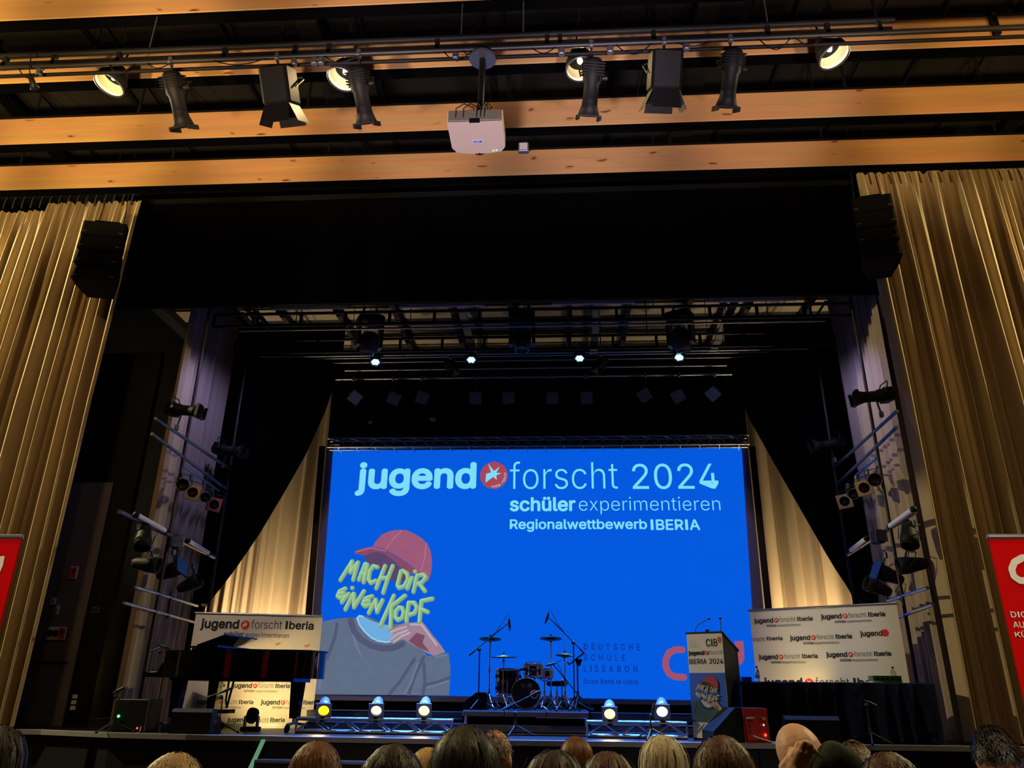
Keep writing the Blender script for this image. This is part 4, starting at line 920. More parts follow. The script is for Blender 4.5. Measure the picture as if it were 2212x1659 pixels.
# blue wash lamps
mat('led_cyan', (120, 255, 245), .3, emit=14)
mat('led_ring', (30, 70, 150), .3, spec=.8)
for i, (xp, yp) in enumerate(((811, 781), (1018, 776), (1252, 773), (1467, 771))):
    c = P(xp, yp, 13.35); d = (.16 - i * .107, -.41, -.9)
    t = lamp('wash_light', c, d, 'round lamp glowing cyan below the lower truss, ' + ORD[i], 'stage light', None, 0, 'cyan wash lamps')
    part('can', cached('can|w', lambda: MB().lathe([(0, .16), (.07, .16), (.1, .12), (.115, .02), (.115, -.03), (.105, -.03), (.105, -.005), (0, -.005)], 20), 'black_metal'), 'black_metal', t)
    part('lens_ring', cached('lens_ring|w', lambda: MB().lathe([(.072, -.012), (.1, -.012), (.1, -.02), (.072, -.02)], 20), 'led_ring'), 'led_ring', t)
    def leds():
        m = MB(); m.ell((0, 0, -.012), (.028, .028, .014), 10, 6)
        for k in range(6): m.ell((.058 * math.cos(k * math.pi / 3), .058 * math.sin(k * math.pi / 3), -.012), (.026, .026, .013), 10, 6)
        return m
    part('led_cluster', cached('led_cluster|w', leds, 'led_cyan'), 'led_cyan', t)
    part('yoke', cached('yoke|w', lambda: MB().tube([(-.13, 0, .05), (-.13, 0, .24), (.13, 0, .24), (.13, 0, .05)], .008, 5), 'dark_metal'), 'dark_metal', t)
    hang_parts(t, TM[t.name] @ Vector((0, 0, .22)), (c.x, 13.37, z2 + .05))
    light('wash_beam_%d' % i, 'SPOT', TM[t.name] @ Vector((0, 0, -.06)), TM[t.name] @ Vector((0, 0, -4)), 5600, BLUE, 50, .6, .09)
# moving heads
mat('head_shell', (58, 54, 60), .5, spec=.4)
for i, (xp, yp, tilt, yw) in enumerate(((797, 738, .38, .5), (1128, 733, -.22, 0), (1471, 732, .36, -.5))):
    c = P(xp, yp, 12.95); zt_ = z2 + .42
    t = thing('moving_head', c, ['moving head lamp hanging left above the leftmost cyan lamp', 'moving head lamp hanging in the middle of the stage rig', 'moving head lamp hanging right above the rightmost cyan lamp'][i], 'stage light', rz=yw, group='moving heads'); t.scale = (1.25, 1.25, 1.25)
    MB().box((0, 0, .36), (.38, .3, .12), bev=.03).obj('base', 'black_metal', t)
    for sx in (-.17, .17): MB().prism([(-.07, -.1), (.07, -.1), (.09, .22), (.06, .3), (-.06, .3), (-.09, .22)], (sx - .025, 0, 0), (0, 1, 0), (0, 0, 1), (.05, 0, 0)).obj('yoke_arm', 'gel_blue' if False else 'head_shell', t)
    M = Matrix.Rotation(tilt, 4, 'X')
    hd = MB().lathe([(0, .16), (.08, .15), (.125, .09), (.135, 0), (.125, -.12), (.10, -.2), (.09, -.2), (.085, -.17), (0, -.165)], 16, M).obj('head', 'head_shell', t)
    MB().lathe([(.1, -.19), (.105, -.205), (.09, -.205)], 16, M).obj('lens_ring', 'led_ring', t)
    for sx in (-.12, .12): MB().cyl((sx, 0, .42), (sx * .8, .1, .62), .02, n=6).obj('clamp', 'dark_metal', t)
for xp, yp, dx, lab in ((975, 795, .35, 'barn door lamp hanging between the two left cyan lamps'), (1297, 790, -.4, 'barn door lamp with blue lit flap right of the third cyan lamp')):
    c = P(xp, yp, 13.85); fresnel(c, (dx, .2, -.85), lab, (c.x, 13.7, P(1150, 768, 13.7).z), 'barn door lamps over the stage', roll=.6 if dx > 0 else -.5, sc=.62)
# pale patches painting light reflections on the border
for i, (xp, yp, wdt) in enumerate(((800, 912, .1), (935, 906, .16))):
    c = P(xp, yp, 15.72); t = thing('gel_scrap', c, ['small pale gel scrap caught on the black border at left', 'larger pale gel scrap caught on the black border left of centre'][i], 'gel', rot=(.3, .3 * (1 if i else -1), .2))
    MB().prism([(-.5, -.2), (.1, -.35), (.5, .0), (.2, .3), (-.3, .2)], (0, 0, 0), (wdt, 0, 0), (0, 0, wdt), (0, .004, 0)).obj('sheet', 'gel_pale', t)
    MB().cyl(c, (c.x, 15.75, ZCS), .003, n=4).obj('thread', 'black_metal', t, True)

# ------------------------------------------------------------------ side lighting ladders
def side_ladder(X, tubes, posts, label, loc):
    t = thing('lighting_ladder', loc, label, 'ladder')
    for (a, b, r_, mt) in tubes: MB().cyl(PX(*a, X), PX(*b, X), r_, n=8).obj('rail', mt, t, True)
    for (yy, z0_, z1_) in posts: MB().cyl((X, yy, z0_), (X, yy, z1_), .028, n=8).obj('post', 'dark_metal', t, True)
    return t
XLL, XLR = -6.2, 4.9
yn, yfar = PX(336, 904, XLL).y, PX(497, 1027, XLL).y
side_ladder(XLL, [((336, 904), (497, 1014), .026, 'grey_metal'), ((328, 937), (488, 1056), .026, 'grey_metal'), ((258, 1105), (462, 1204), .035, 'grey_metal'), ((292, 1268), (426, 1309), .024, 'steel'), ((267, 1302), (421, 1345), .024, 'steel'), ((395, 1006), (473, 1060), .02, 'steel')], [(11.8, 1.2, ZCS), (yfar - .05, 1.2, ZCS), ((yn + yfar) / 2, 2.55, 2.95)], 'left lighting ladder of grey tubes before the wing curtain', (XLL, (yn + yfar) / 2, 1.2))
yn2, yf2 = PX(1935, 890, XLR).y, PX(1800, 1015, XLR).y
side_ladder(XLR, [((1938, 888), (1800, 1012), .026, 'grey_metal'), ((1938, 922), (1810, 1044), .026, 'grey_metal'), ((1976, 1106), (1833, 1198), .035, 'grey_metal'), ((2004, 1270), (1917, 1298), .024, 'steel'), ((2016, 1306), (1924, 1340), .024, 'steel'), ((1894, 990), (1847, 1028), .02, 'steel')], [(11.8, 1.2, ZCS), (yf2 - .05, 1.2, ZCS), ((yn2 + yf2) / 2, 2.55, 2.95)], 'right lighting ladder of grey tubes before the wing curtain', (XLR, (yn2 + yf2) / 2, 1.2))
def side_set(X, sg, side, lenses, tubes, cans, tops, gelbox):
    """lamps clamped to one ladder; sg points to the stage centre"""
    hgt = {0: 'nearest', 1: 'second', 2: 'third', 3: 'farthest'}
    for i, (xp, yp, gel) in enumerate(lenses):
        c = PX(xp, yp, X + sg * .12); d = (sg * .35, -.8, -.25)
        par_can(c, d, f'{hgt[i]} round lens lamp {"in pale square frame " if gel else ""}in the upper row of the {side} ladder', (X, c.y + .1, c.z + .28), .15 * sg, f'upper lamps of the {side} ladder', s=.105 if i != 2 else .09, gel=gel, hole=bool(gel), body='grey_metal' if not gel else 'black_metal', lens='lens_red' if i == 1 else 'lens_dark')
    for i, (a, b) in enumerate(tubes):
        A, B = PX(*a, X + sg * .06), PX(*b, X + sg * .06); t = thing('light_tube', (A + B) / 2, f'{["front", "rear"][i]} bluish light tube on the middle rail of the {side} ladder', 'lamp', group='side light tubes')
        MB().cyl(A, B, .04, n=10).obj('tube', 'tube_white', t, True)
        for q in (A, B): MB().ell(q, .048, 10, 6).obj('end_cap', 'black_metal', t, True)
    for i, (xp, yp, d, gel) in enumerate(cans):
        c = PX(xp, yp, X + sg * .1); par_can(c, (sg * d[0], d[1], d[2]), f'{["uppermost", "second", "third", "lowest"][i]} black can lamp below the middle rail of the {side} ladder', (X, c.y, c.z + .25), .3, f'lower lamps of the {side} ladder', s=.12, gel=gel)
    for i, (xp, yp, d) in enumerate(tops):
        c = PX(xp, yp, X + sg * .05); profile_spot(c, (sg * d[0], d[1], d[2]), f'{["near", "far"][i]} black spot above the top rail of the {side} ladder', (X, c.y, c.z - .3), f'spots atop the {side} ladder')
    c = PX(*gelbox, X + sg * .12); t = thing('gel_box', c, f'shiny blue gel box lamp on the middle rail of the {side} ladder', 'stage light', rz=.3)
    MB().box((0, 0, 0), (.12, .2, .2), bev=.02).obj('case', 'black_metal', t); MB().box((sg * .02, -.11, 0), (.2, .02, .17), bev=.006).obj('gel_sheet', 'gel_pale', t)
    MB().box((-sg * .08, 0, .05), (.1, .05, .05)).obj('bracket', 'grey_metal', t)
side_set(XLL, 1, 'left', [(395, 1047, None), (417, 1063, 'gel_amber'), (444, 1074, None), (463, 1089, 'gel_pink')], [((294, 1112), (357, 1147)), ((406, 1168), (450, 1195))], [(308, 1175, (.2, -.3, -.9), None), (333, 1221, (.95, .1, -.1), None), (382, 1228, (.9, -.1, .35), 'gel_blue'), (424, 1256, (.85, -.1, .35), None)], [(395, 886, (.95, -.1, -.12)), (492, 972, (.95, -.1, -.15))], (382, 1172))
side_set(XLR, -1, 'right', [(1890, 1036, None), (1867, 1053, 'gel_amber'), (1844, 1067, None), (1825, 1082, 'gel_amber')], [((1973, 1100), (1922, 1137)), ((1872, 1163), (1838, 1189))], [(1965, 1170, (.2, -.3, -.9), None), (1951, 1222, (.95, .1, -.1), None), (1904, 1236, (.9, -.1, .35), 'gel_blue'), (1880, 1262, (.85, -.1, .35), None)], [(1890, 856, (.95, -.1, -.12)), (1792, 960, (.95, -.1, -.15))], (1896, 1160))
# ------------------------------------------------------------------ low decks and drum riser
mat('deck_side', (92, 90, 104), .5, spec=.4, scale=(1, 10, 30), vary=.2)
def deck(x0, x1, y0, y1, zt, th, label, legs=True):
    t = thing('stage_deck', ((x0 + x1) / 2, (y0 + y1) / 2, ZS), label, 'platform', group='low stage decks')
    MB().box(((x0 + x1) / 2, (y0 + y1) / 2, zt - .012), (x1 - x0 - .008, y1 - y0, .024)).obj('top_board', 'stage_board', t, True)
    MB().box(((x0 + x1) / 2, y0 + .02, zt - .02 - (th - .02) / 2), (x1 - x0 - .012, .04, th - .022), bev=.006).obj('edge_profile', 'deck_side', t, True)
    MB().box(((x0 + x1) / 2, y0 + .012, zt - th - .008), (x1 - x0 - .012, .05, .014)).obj('edge_lip', 'aluminium', t, True)
    for X in (x0 + .06, x1 - .06):
        for Yy in (y0 + .08, y1 - .08): MB().cyl((X, Yy, ZS), (X, Yy, zt - .03), .022, n=6).obj('leg', 'aluminium', t, True)
    MB().box(((x0 + x1) / 2, y0 + .12, (ZS + zt - th) / 2 - .01), (x1 - x0 - .03, .02, max(.02, zt - th - ZS - .05))).obj('skirt', 'black_cloth', t, True)
    return t
YD1, YD2 = 11.95, 12.6
for (pa, pb, nm) in ((662, 1000, 'left'), (1276, 1508, 'right')):
    for tier, (Yd, ya, yb2) in enumerate(((YD1, 1562, 1576), (YD2, 1536, 1549))):
        xa, xb = P(pa, ya, Yd).x, P(pb, ya, Yd).x; xm = (pa + pb) / 2; n_ = 2
        zt = P(xm, ya + (xm - 820) * .01, Yd).z; th = zt - P(xm, yb2 + (xm - 820) * .01, Yd).z
        for k in range(n_):
            a, b2 = xa + (xb - xa) * k / n_, xa + (xb - xa) * (k + 1) / n_
            deck(a, b2, Yd, Yd + .64, zt, th, f'{["front lower", "rear upper"][tier]} low stage deck, {["left", "right"][k]} one of two {nm} of the drum riser')
YR = 11.75
xa, xb = P(999, 1536, YR).x, P(1273, 1538, YR).x; ZR = P(1136, 1535.5, YR).z
t = thing('drum_riser', ((xa + xb) / 2, YR + .95, ZS), 'wide drum riser with grey edge in the middle of the stage', 'platform')
MB().box(((xa + xb) / 2, YR + .95, ZR - .015), (xb - xa, 1.9, .03)).obj('top_board', 'stage_board', t, True)
e1 = ZR - P(1136, 1549, YR).z
for k in range(3):
    a, b2 = xa + (xb - xa) * k / 3, xa + (xb - xa) * (k + 1) / 3
    MB().box(((a + b2) / 2, YR - .005, ZR - e1 / 2 - .004), (b2 - a - .015, .03, e1 - .01), bev=.006).obj('edge_profile', 'deck_side', t, True)
MB().box(((xa + xb) / 2 + .5, YR - .012, ZR - e1 - .005), ((xb - xa) * .4, .04, .012)).obj('edge_lip', 'aluminium', t, True)
MB().box(((xa + xb) / 2, YR + .06, (ZS + ZR - e1) / 2), (xb - xa - .06, .02, ZR - e1 - ZS - .02)).obj('skirt', 'black_cloth', t, True)
zlo = P(1136, 1566, YR).z
MB().box(((xa + xb) / 2, YR + .02, zlo - .05), (xb - xa - .04, .05, .09), bev=.006).obj('lower_profile', 'deck_side', t, True)
MB().cyl((xa + .6, YR - .01, zlo - .12), (xb - .03, YR - .01, zlo - .12), .012, n=6).obj('brace', 'aluminium', t, True)
for X in (xa + .05, xb - .05):
    for Yy in (YR + .06, YR + 1.8): MB().cyl((X, Yy, ZS), (X, Yy, ZR - .02), .025, n=6).obj('leg', 'aluminium', t, True)

# ------------------------------------------------------------------ floor trusses with cans
YT = 11.35
def front_truss(pa, pb, label):
    xa, xb = P(pa, 1570, YT).x, P(pb, 1575, YT).x; zt = P((pa + pb) / 2, 1555 + ((pa + pb) / 2 - 820) * .012, YT).z
    n_ = max(6, int((xb - xa) / .2) // 2 * 2)
    tt = truss('floor_truss', xa, xb, ZS + .025, zt, YT, 'aluminium', label, n=n_, r=.024, depth=.22)
    for X in (xa, xb): MB().cyl((X, YT, ZS + .02), (X, YT, zt), .016, n=6).obj('end_strut', 'aluminium', tt, True)
    return zt
zt1 = front_truss(640, 974, 'silver lattice truss lying on the floor left of the drums')
zt2 = front_truss(1269, 1484, 'silver lattice truss lying on the floor right of the drums')
mat('glow_yellow', (255, 214, 20), .4, emit=2.6); mat('glow_cream', (250, 232, 190), .4, emit=1.6); mat('glow_warm', (255, 236, 120), .4, emit=4.0); mat('glow_white', (255, 246, 216), .4, emit=5.0)
mat('frame_pale', (190, 196, 214), .4); mat('can_silver', (190, 194, 205), .35, .5)
for i, (xp, yp, dx, lens, e) in enumerate(((700, 1530, -.12, 'glow_yellow', 20), (814, 1530, -.22, 'glow_cream', 8), (917, 1530, -.2, 'glow_warm', 26), (1317, 1537, .0, 'glow_warm', 26), (1430, 1532, .02, 'glow_white', 18))):
    c = P(xp, yp, YT + .02); d = (-c.x / 11.3 * .9 + dx * .35, -.86, -.42)
    par_can(c, d, ['yellow glowing silver can lamp beside the grand piano', 'cream glowing silver can lamp, middle one on the left floor truss', 'warm yellow glowing silver can lamp nearest left of the drums', 'warm glowing silver can lamp nearest right of the drums', 'white glowing silver can lamp beside the lectern'][i], None, 0, 'silver floor cans', s=.093, gel='frame_pale', hole=True, body='can_silver', lens=lens, name='floor_can')
    t = bpy.data.objects[[o.name for o in col.objects if o.name.startswith('floor_can')][-1]]
    MB().cyl((c.x, YT + .1, c.z - .02), (c.x, YT + .1, (zt1 if i < 3 else zt2)), .014, n=6).obj('stand_bolt', 'black_metal', t, True)
    MB().box((c.x, YT + .05, (zt1 if i < 3 else zt2)), (.07, .14, .07), bev=.01).obj('clamp', 'black_metal', t, True)
    light('floor_can_beam_%d' % i, 'SPOT', c + Vector((dx * .12, -.12, -.06)), c + Vector((dx * .5, -.6, -.75)), e, YEL, 95, .7, .06)

# ------------------------------------------------------------------ drum kit
def tripod(t, X, Y, z, h, spread=.3, mt='chrome', r=.011, ang=0.3, up=.22):
    for k in range(3):
        a = ang + k * 2 * math.pi / 3; e = (X + spread * math.cos(a), Y + spread * math.sin(a), z + .012)
        MB().cyl((X, Y, z + up), e, r, n=6).obj('leg', mt, t, True); MB().ell(e, .018, 8, 5).obj('foot', 'plastic_black', t, True)
    MB().cyl((X, Y, z + up * .35), (X, Y, z + h), r * .95, n=8).obj('pole', mt, t, True)
    MB().cyl((X, Y, z + up - .04), (X, Y, z + up + .05), .02, n=8).obj('collar', mt, t, True)
def drum(t, c, r, h, axis='Z', wrap='drum_wrap', lugs=8, rot=None):
    M = Matrix.Translation(c) @ (rot if rot is not None else Matrix.Identity(4))
    MB().lathe([(0, h / 2 - .01), (r * .97, h / 2 - .01), (r * .97, h / 2), (r, h / 2 - .005), (r, -h / 2), (r * .97, -h / 2), (0, -h / 2 + .01)], 28, M).obj('shell', wrap, t, True)
    for zz in (h / 2 - .012, -h / 2 + .012): MB().lathe([(r + .001, zz - .018), (r + .014, zz - .018), (r + .014, zz + .018), (r - .006, zz + .018)], 28, M).obj('hoop', 'chrome', t, True)
    m = MB()
    for k in range(lugs):
        a = 2 * math.pi * k / lugs; ca, sa = (r + .012) * math.cos(a), (r + .012) * math.sin(a)
        MB().cyl((ca, sa, -h / 2 + .01), (ca, sa, h / 2 - .01), .006, n=5, M=M).box((ca, sa, h * .22), (.028, .028, .05), M).box((ca, sa, -h * .22), (.028, .028, .05), M).obj('lug', 'chrome', t, True)
    MB().lathe([(0, h / 2 + .004), (r * .95, h / 2 + .002)], 24, M).obj('drum_head', 'drum_skin', t, True)
    return M
ZD = ZR
c = P(1136, 1500, 12.35); rb = (P(1168, 1500, 12.35).x - P(1104, 1500, 12.35).x) / 2 - .014; c.z = ZD + rb + .02
t = thing('bass_drum', (c.x, c.y, ZD), 'black bass drum with round white port in the middle of the riser', 'drum')
Mb = drum(t, c, rb, .4, lugs=10, rot=Matrix.Rotation(.06, 4, 'Z') @ Matrix.Rotation(math.pi / 2, 4, 'X'))
fb = Face(Mb @ Vector((0, 0, .2)), Mb.to_3x3() @ Vector((1, 0, 0)), Mb.to_3x3() @ Vector((0, 1, 0)), Mb.to_3x3() @ Vector((0, 0, 1)))
m = MB(); m.lathe([(.04, .212), (.062, .212), (.062, .205)], 20, Mb @ Matrix.Translation((.12, -.01, 0))); m.obj('port_ring', 'plastic_white', t, True)
write(MB(), fb, 'W', -.075, .08, -.01, .135, .02, .008).obj('head_mark', 'ink_grey', t, True)
MB().prism([(0, 0), (.02, 0), (.02, .03), (.04, .03), (.04, 0), (.06, 0), (.065, .06), (.03, .065), (.0, .05)], fb.at(.02, .075, .008), fb.U, fb.V, fb.W * .001).obj('head_mark', 'ink_grey', t, True)
for sx in (-1, 1): MB().cyl((c.x + sx * rb * .75, c.y - .1, c.z - rb * .5), (c.x + sx * (rb + .12), c.y - .2, ZD + .01), .01, n=6).obj('spur', 'chrome', t, True)
# rack tom on the bass drum
c2 = P(1152, 1447, 12.55); t = thing('rack_tom', (c2.x, c2.y, c2.z - .12), 'small black tom mounted above the bass drum', 'drum')
drum(t, c2, .125, .2, lugs=6, rot=Matrix.Rotation(.12, 4, 'X'))
MB().cyl((c2.x + .02, c2.y, c2.z - .1), (c2.x + .02, c2.y - .05, c.z + rb), .014, n=8).obj('mount', 'chrome', t, True)
MB().box((c2.x - .16, c2.y - .08, c2.z), (.1, .05, .03)).obj('bracket', 'chrome', t, True)
c3 = P(1098, 1472, 12.85); rf = .178; zt = P(1098, 1445, 12.85).z; zb = P(1098, 1503, 12.85).z
t = thing('floor_tom', (c3.x, c3.y, ZD), 'tall black floor tom at the left of the drum kit', 'drum')
drum(t, Vector((c3.x, c3.y, (zt + zb) / 2)), rf, zt - zb, lugs=8)
for k in range(3):
    a = .5 + k * 2.1; MB().cyl((c3.x + (rf + .02) * math.cos(a), c3.y + (rf + .02) * math.sin(a), (zt + zb) / 2), (c3.x + (rf + .03) * math.cos(a), c3.y + (rf + .03) * math.sin(a), ZD), .009, n=6).obj('leg', 'chrome', t, True)
c4 = P(1176, 1455, 13.0); t = thing('snare_drum', (c4.x, c4.y, ZD), 'shallow black snare drum on a chrome stand right of the rack tom', 'drum')
drum(t, c4, .12, .14, lugs=8, rot=Matrix.Rotation(.05, 4, 'X')); tripod(t, c4.x, c4.y, ZD, c4.z - ZD - .08, .22)
for k in range(3): MB().cyl((c4.x, c4.y, c4.z - .12), (c4.x + .11 * math.cos(k * 2.1 + .4), c4.y + .11 * math.sin(k * 2.1 + .4), c4.z - .07), .008, n=5).obj('basket_arm', 'chrome', t, True)
def cymbal(xp, yp, Y, r, label, tilt=(.12, 0), base=None, hat=False):
    c = P(xp, yp, Y); t = thing('hi_hat' if hat else 'cymbal', (c.x, c.y, ZD), label, 'cymbal')
    tripod(t, c.x, c.y, ZD, c.z - ZD - .03, .26, ang=.9)
    M = Matrix.Translation(c) @ Matrix.Rotation(tilt[0], 4, 'X') @ Matrix.Rotation(tilt[1], 4, 'Y')
    prof = [(0, .028), (.02, .027), (.035, .018), (.045, .008), (r * .6, -.001), (r, -.012), (r, -.014), (r * .6, -.004), (.045, .004), (0, .02)]
    MB().lathe(prof, 32, M).obj('cymbal_plate', 'brass_cymbal', t, True)
    if hat:
        MB().lathe([(a, -.028 - b2) for a, b2 in prof], 32, M).obj('cymbal_plate', 'brass_cymbal', t, True)
        MB().cyl(c, c + Vector((0, 0, .17)), .005, n=6).obj('pull_rod', 'chrome', t, True)
    MB().cyl(c + Vector((0, 0, .02)), c + Vector((0, 0, .055)), .014, n=8).obj('wing_nut', 'plastic_black', t, True)
    MB().ell(c - Vector((0, 0, .07)), (.022, .022, .035), 8, 6).obj('tilter', 'chrome', t, True)
    MB().cyl((c.x, c.y, ZD + (c.z - ZD) * .5), (c.x, c.y, ZD + (c.z - ZD) * .56), .019, n=8).obj('collar', 'chrome', t, True)
    return t
cymbal(1059, 1379, 12.95, .178, 'left crash cymbal on a tall chrome stand', (-.13, .0))
cymbal(1088, 1418, 12.6, .212, 'lower left ride cymbal in front of the floor tom', (-.02, -.02))
cymbal(1190, 1378, 12.95, .178, 'right crash cymbal on a tall chrome stand', (-.13, 0))
cymbal(1220, 1414, 12.8, .148, 'pair of hi-hat cymbals at the right of the drum kit', (-.09, .02), hat=True)
mat('mic_black', (14, 14, 15), .5)
def boom_stand(base_px, Y, zfloor, top_px, back_px, tip_px, mic_px, label, cable=True):
    X = P(*base_px, Y).x; tp = P(*top_px, Y); bk = P(*back_px, Y - .03); tip = P(*tip_px, Y - .05); mc = P(*mic_px, Y - .05); tp.x = (tp.x + X) / 2
    t = thing('microphone_stand', (X, Y, zfloor), label, 'microphone stand', group='microphone stands on stage')
    tripod(t, X, Y, zfloor, tp.z - zfloor, .26, 'mic_black', .010, .2, .14)
    MB().cyl(bk, tip, .009, n=6).obj('boom', 'mic_black', t, True); MB().ell(tp, .03, 8, 6).obj('clutch', 'mic_black', t, True)
    MB().cyl(bk, bk + (tip - bk) * .12, .014, n=6).obj('counterweight', 'mic_black', t, True)
    d = (mc - tip).normalized() if (mc - tip).length > .01 else Vector((0, 0, -1))
    MB().cyl(tip - d * .04, tip + d * .05, .016, .02, n=10).obj('microphone', 'mic_black', t, True); MB().cyl(tip + d * .05, tip + d * .12, .022, .008, n=10).obj('microphone_tip', 'mic_black', t, True)
    if cable: MB().tube([tip - d * .04, tip - d * .13 + Vector((0, 0, .02)), tip + (bk - tip) * .12 + Vector((0, 0, .1)), tip + (bk - tip) * .3 + Vector((0, 0, .03)), tip + (bk - tip) * .55], .005, 5).obj('cable', 'mic_black', t, True)
    return t
boom_stand((1033, 1525), 12.1, ZD, (1034, 1403), (1013, 1416), (1100, 1344), (1101, 1356), 'microphone boom stand left of the drums')
boom_stand((1241, 1528), 12.3, ZD, (1238, 1388), (1262, 1411), (1183, 1331), (1179, 1343), 'microphone boom stand reaching over the drums from the right')
boom_stand((1214, 1530), 12.05, ZD, (1214, 1472), (1258, 1512), (1194, 1434), (1186, 1436), 'short boom stand with microphone at the snare drum')
boom_stand((1113, 1583), 11.55, ZS, (1113, 1541), (1086, 1533), (1152, 1500), (1156, 1498), 'low boom stand with microphone aimed at the bass drum port', False)
# music stand
c = P(1247, 1424, 12.7); t = thing('music_stand', (c.x, c.y, ZD), 'tilted black music stand at the right of the drums', 'music stand')
tripod(t, c.x, c.y, ZD, c.z - ZD - .02, .24, 'mic_black', .012)
Md = Matrix.Translation(c) @ Matrix.Rotation(-.63, 4, 'Y')
MB().box((0, 0, .01), (.3, .36, .012), Md, .004).obj('desk', 'plastic_black', t, True); MB().box((-.15, 0, .03), (.012, .36, .05), Md).obj('ledge', 'plastic_black', t, True); MB().box((.03, .0, .02), (.22, .3, .004), Md).obj('sheet_music', 'paper', t, True); MB().prism([(-.06, 0), (.06, 0), (.02, -.1), (-.02, -.1)], c + Vector((.02, -.02, 0)), (1, 0, 0), (0, 0, 1), (0, .04, 0)).obj('bracket', 'plastic_black', t, True)
# pedal
t = thing('drum_stool', (P(1203, 1480, 13.3).x, 13.3, ZD), 'round drum stool behind the snare drum', 'stool')
zs0 = P(1203, 1475, 13.3).z; tripod(t, P(1203, 1480, 13.3).x, 13.3, ZD, zs0 - ZD - .05, .22); MB().lathe([(0, -.05), (.15, -.05), (.17, -.02), (.16, .02), (0, .03)], 20, Matrix.Translation((P(1203, 1480, 13.3).x, 13.3, zs0))).obj('seat', 'grille', t, True)

# ------------------------------------------------------------------ floor monitors
def wedge(loc, rz, wd, dp, ht, label, front='grille', red=False):
    """sloping grille faces local +Y (upstage); the back faces the hall"""
    t = thing('floor_monitor', loc, label, 'loudspeaker', rz=rz, group='floor monitors')
    prof = [(-dp / 2, 0), (dp / 2, 0), (dp / 2, ht * .22), (-dp * .12, ht), (-dp * .42, ht), (-dp / 2, ht * .86)]
    MB().prism(prof, (-wd / 2, 0, 0), (0, 1, 0), (0, 0, 1), (wd, 0, 0)).obj('cabinet', 'plastic_black', t)
    a = Vector((0, dp / 2, ht * .22)); b = Vector((0, -dp * .12, ht)); n_ = Vector((0, (b - a).z, -(b - a).y)).normalized()
    MB().prism([(-wd * .46, .02), (wd * .46, .02), (wd * .46, (b - a).length - .02), (-wd * .46, (b - a).length - .02)], a, (1, 0, 0), (b - a).normalized(), n_ * .012).obj('grille', 'grille', t)
    for s_ in (-1, 1): MB().box((s_ * wd / 2, -.05, ht * .45), (.014, .14, .05), bev=.01).obj('handle', 'black_metal', t)
    return t
p = PZ(420, 1590, ZS); p.y = 10.75
wedge((P(420, 1590, 10.75).x, 10.75, ZS), 0, P(462, 1560, 10.75).x - P(376, 1560, 10.75).x, .36, P(420, 1531, 10.55).z - ZS, 'black floor monitor in front of the piano legs')
# upright speaker box with lights at left
ya = 10.95; xa, xb = P(243, 1545, ya).x, P(318, 1545, ya).x; zt = P(290, 1510, ya).z
t = thing('amplifier_box', ((xa + xb) / 2, ya + .2, ZS), 'black amplifier box with green light at the far left of the stage', 'amplifier')
MB().box(((xa + xb) / 2, ya + .2, (ZS + zt) / 2), (xb - xa, .4, zt - ZS), bev=.02).obj('case', 'plastic_black', t, True)
MB().box(((xa + xb) / 2, ya - .004, (ZS + zt) / 2), ((xb - xa) * .92, .012, (zt - ZS) * .9)).obj('front', 'grille', t, True)
MB().box((xb - .004, ya - .008, (ZS + zt) / 2), (.012, .012, zt - ZS)).obj('edge_trim', 'grey_metal', t, True)
g = P(256, 1547, ya - .02); MB().ell(g, .018, 10, 6).obj('status_light', 'led_green', t, True)
g = P(296, 1573, ya - .02); MB().ell(g, .012, 10, 6).obj('status_light', 'led_red', t, True)
MB().tube([g + Vector((.06, -.01, .02)), g + Vector((.08, -.06, -.03)), g + Vector((.05, -.08, -.06)), g + Vector((.12, -.09, -.065))], .008, 5).obj('cable', 'grey_metal', t, True)
boom_stand((243, 1585), 10.75, ZS, (243, 1505), (250, 1503), (262, 1488), (240, 1499), 'microphone stand at the left beside the amplifier', False)
boom_stand((470, 1585), 11.05, ZS, (474, 1506), (450, 1506), (484, 1493), (494, 1489), 'microphone stand before the logo wall under the piano', False)
boom_stand((331, 1585), 11.35, ZS, (331, 1408), (326, 1407), (352, 1396), (372, 1403), 'tall microphone stand beside the piano keyboard')
# small floor spot that lights the logo wall
c = P(543, 1560, 11.7); t = thing('floor_spot', (c.x, c.y, ZS), 'small moving spot on the floor lighting the logo wall', 'stage light')
MB().box((c.x, c.y, ZS + .03), (.24, .2, .06), bev=.015).obj('base', 'plastic_black', t, True)
for sx in (-.09, .09): MB().prism([(-.03, 0), (.03, 0), (.04, .14), (-.04, .14)], (c.x + sx - .012, c.y, ZS + .06), (0, 1, 0), (0, 0, 1), (.024, 0, 0)).obj('yoke_arm', 'grey_metal', t, True)
MB().lathe([(0, -.09), (.06, -.085), (.085, -.03), (.085, .06), (.07, .09), (0, .09)], 16, Matrix.Translation((c.x, c.y, ZS + .2)) @ Matrix.Rotation(-.5, 4, 'X')).obj('head', 'plastic_black', t, True)
light('floor_spot_beam', 'SPOT', (c.x, c.y + .1, ZS + .3), (c.x - .05, 12.7, 1.62), 60, (1, .72, .24), 115, .9, .05)

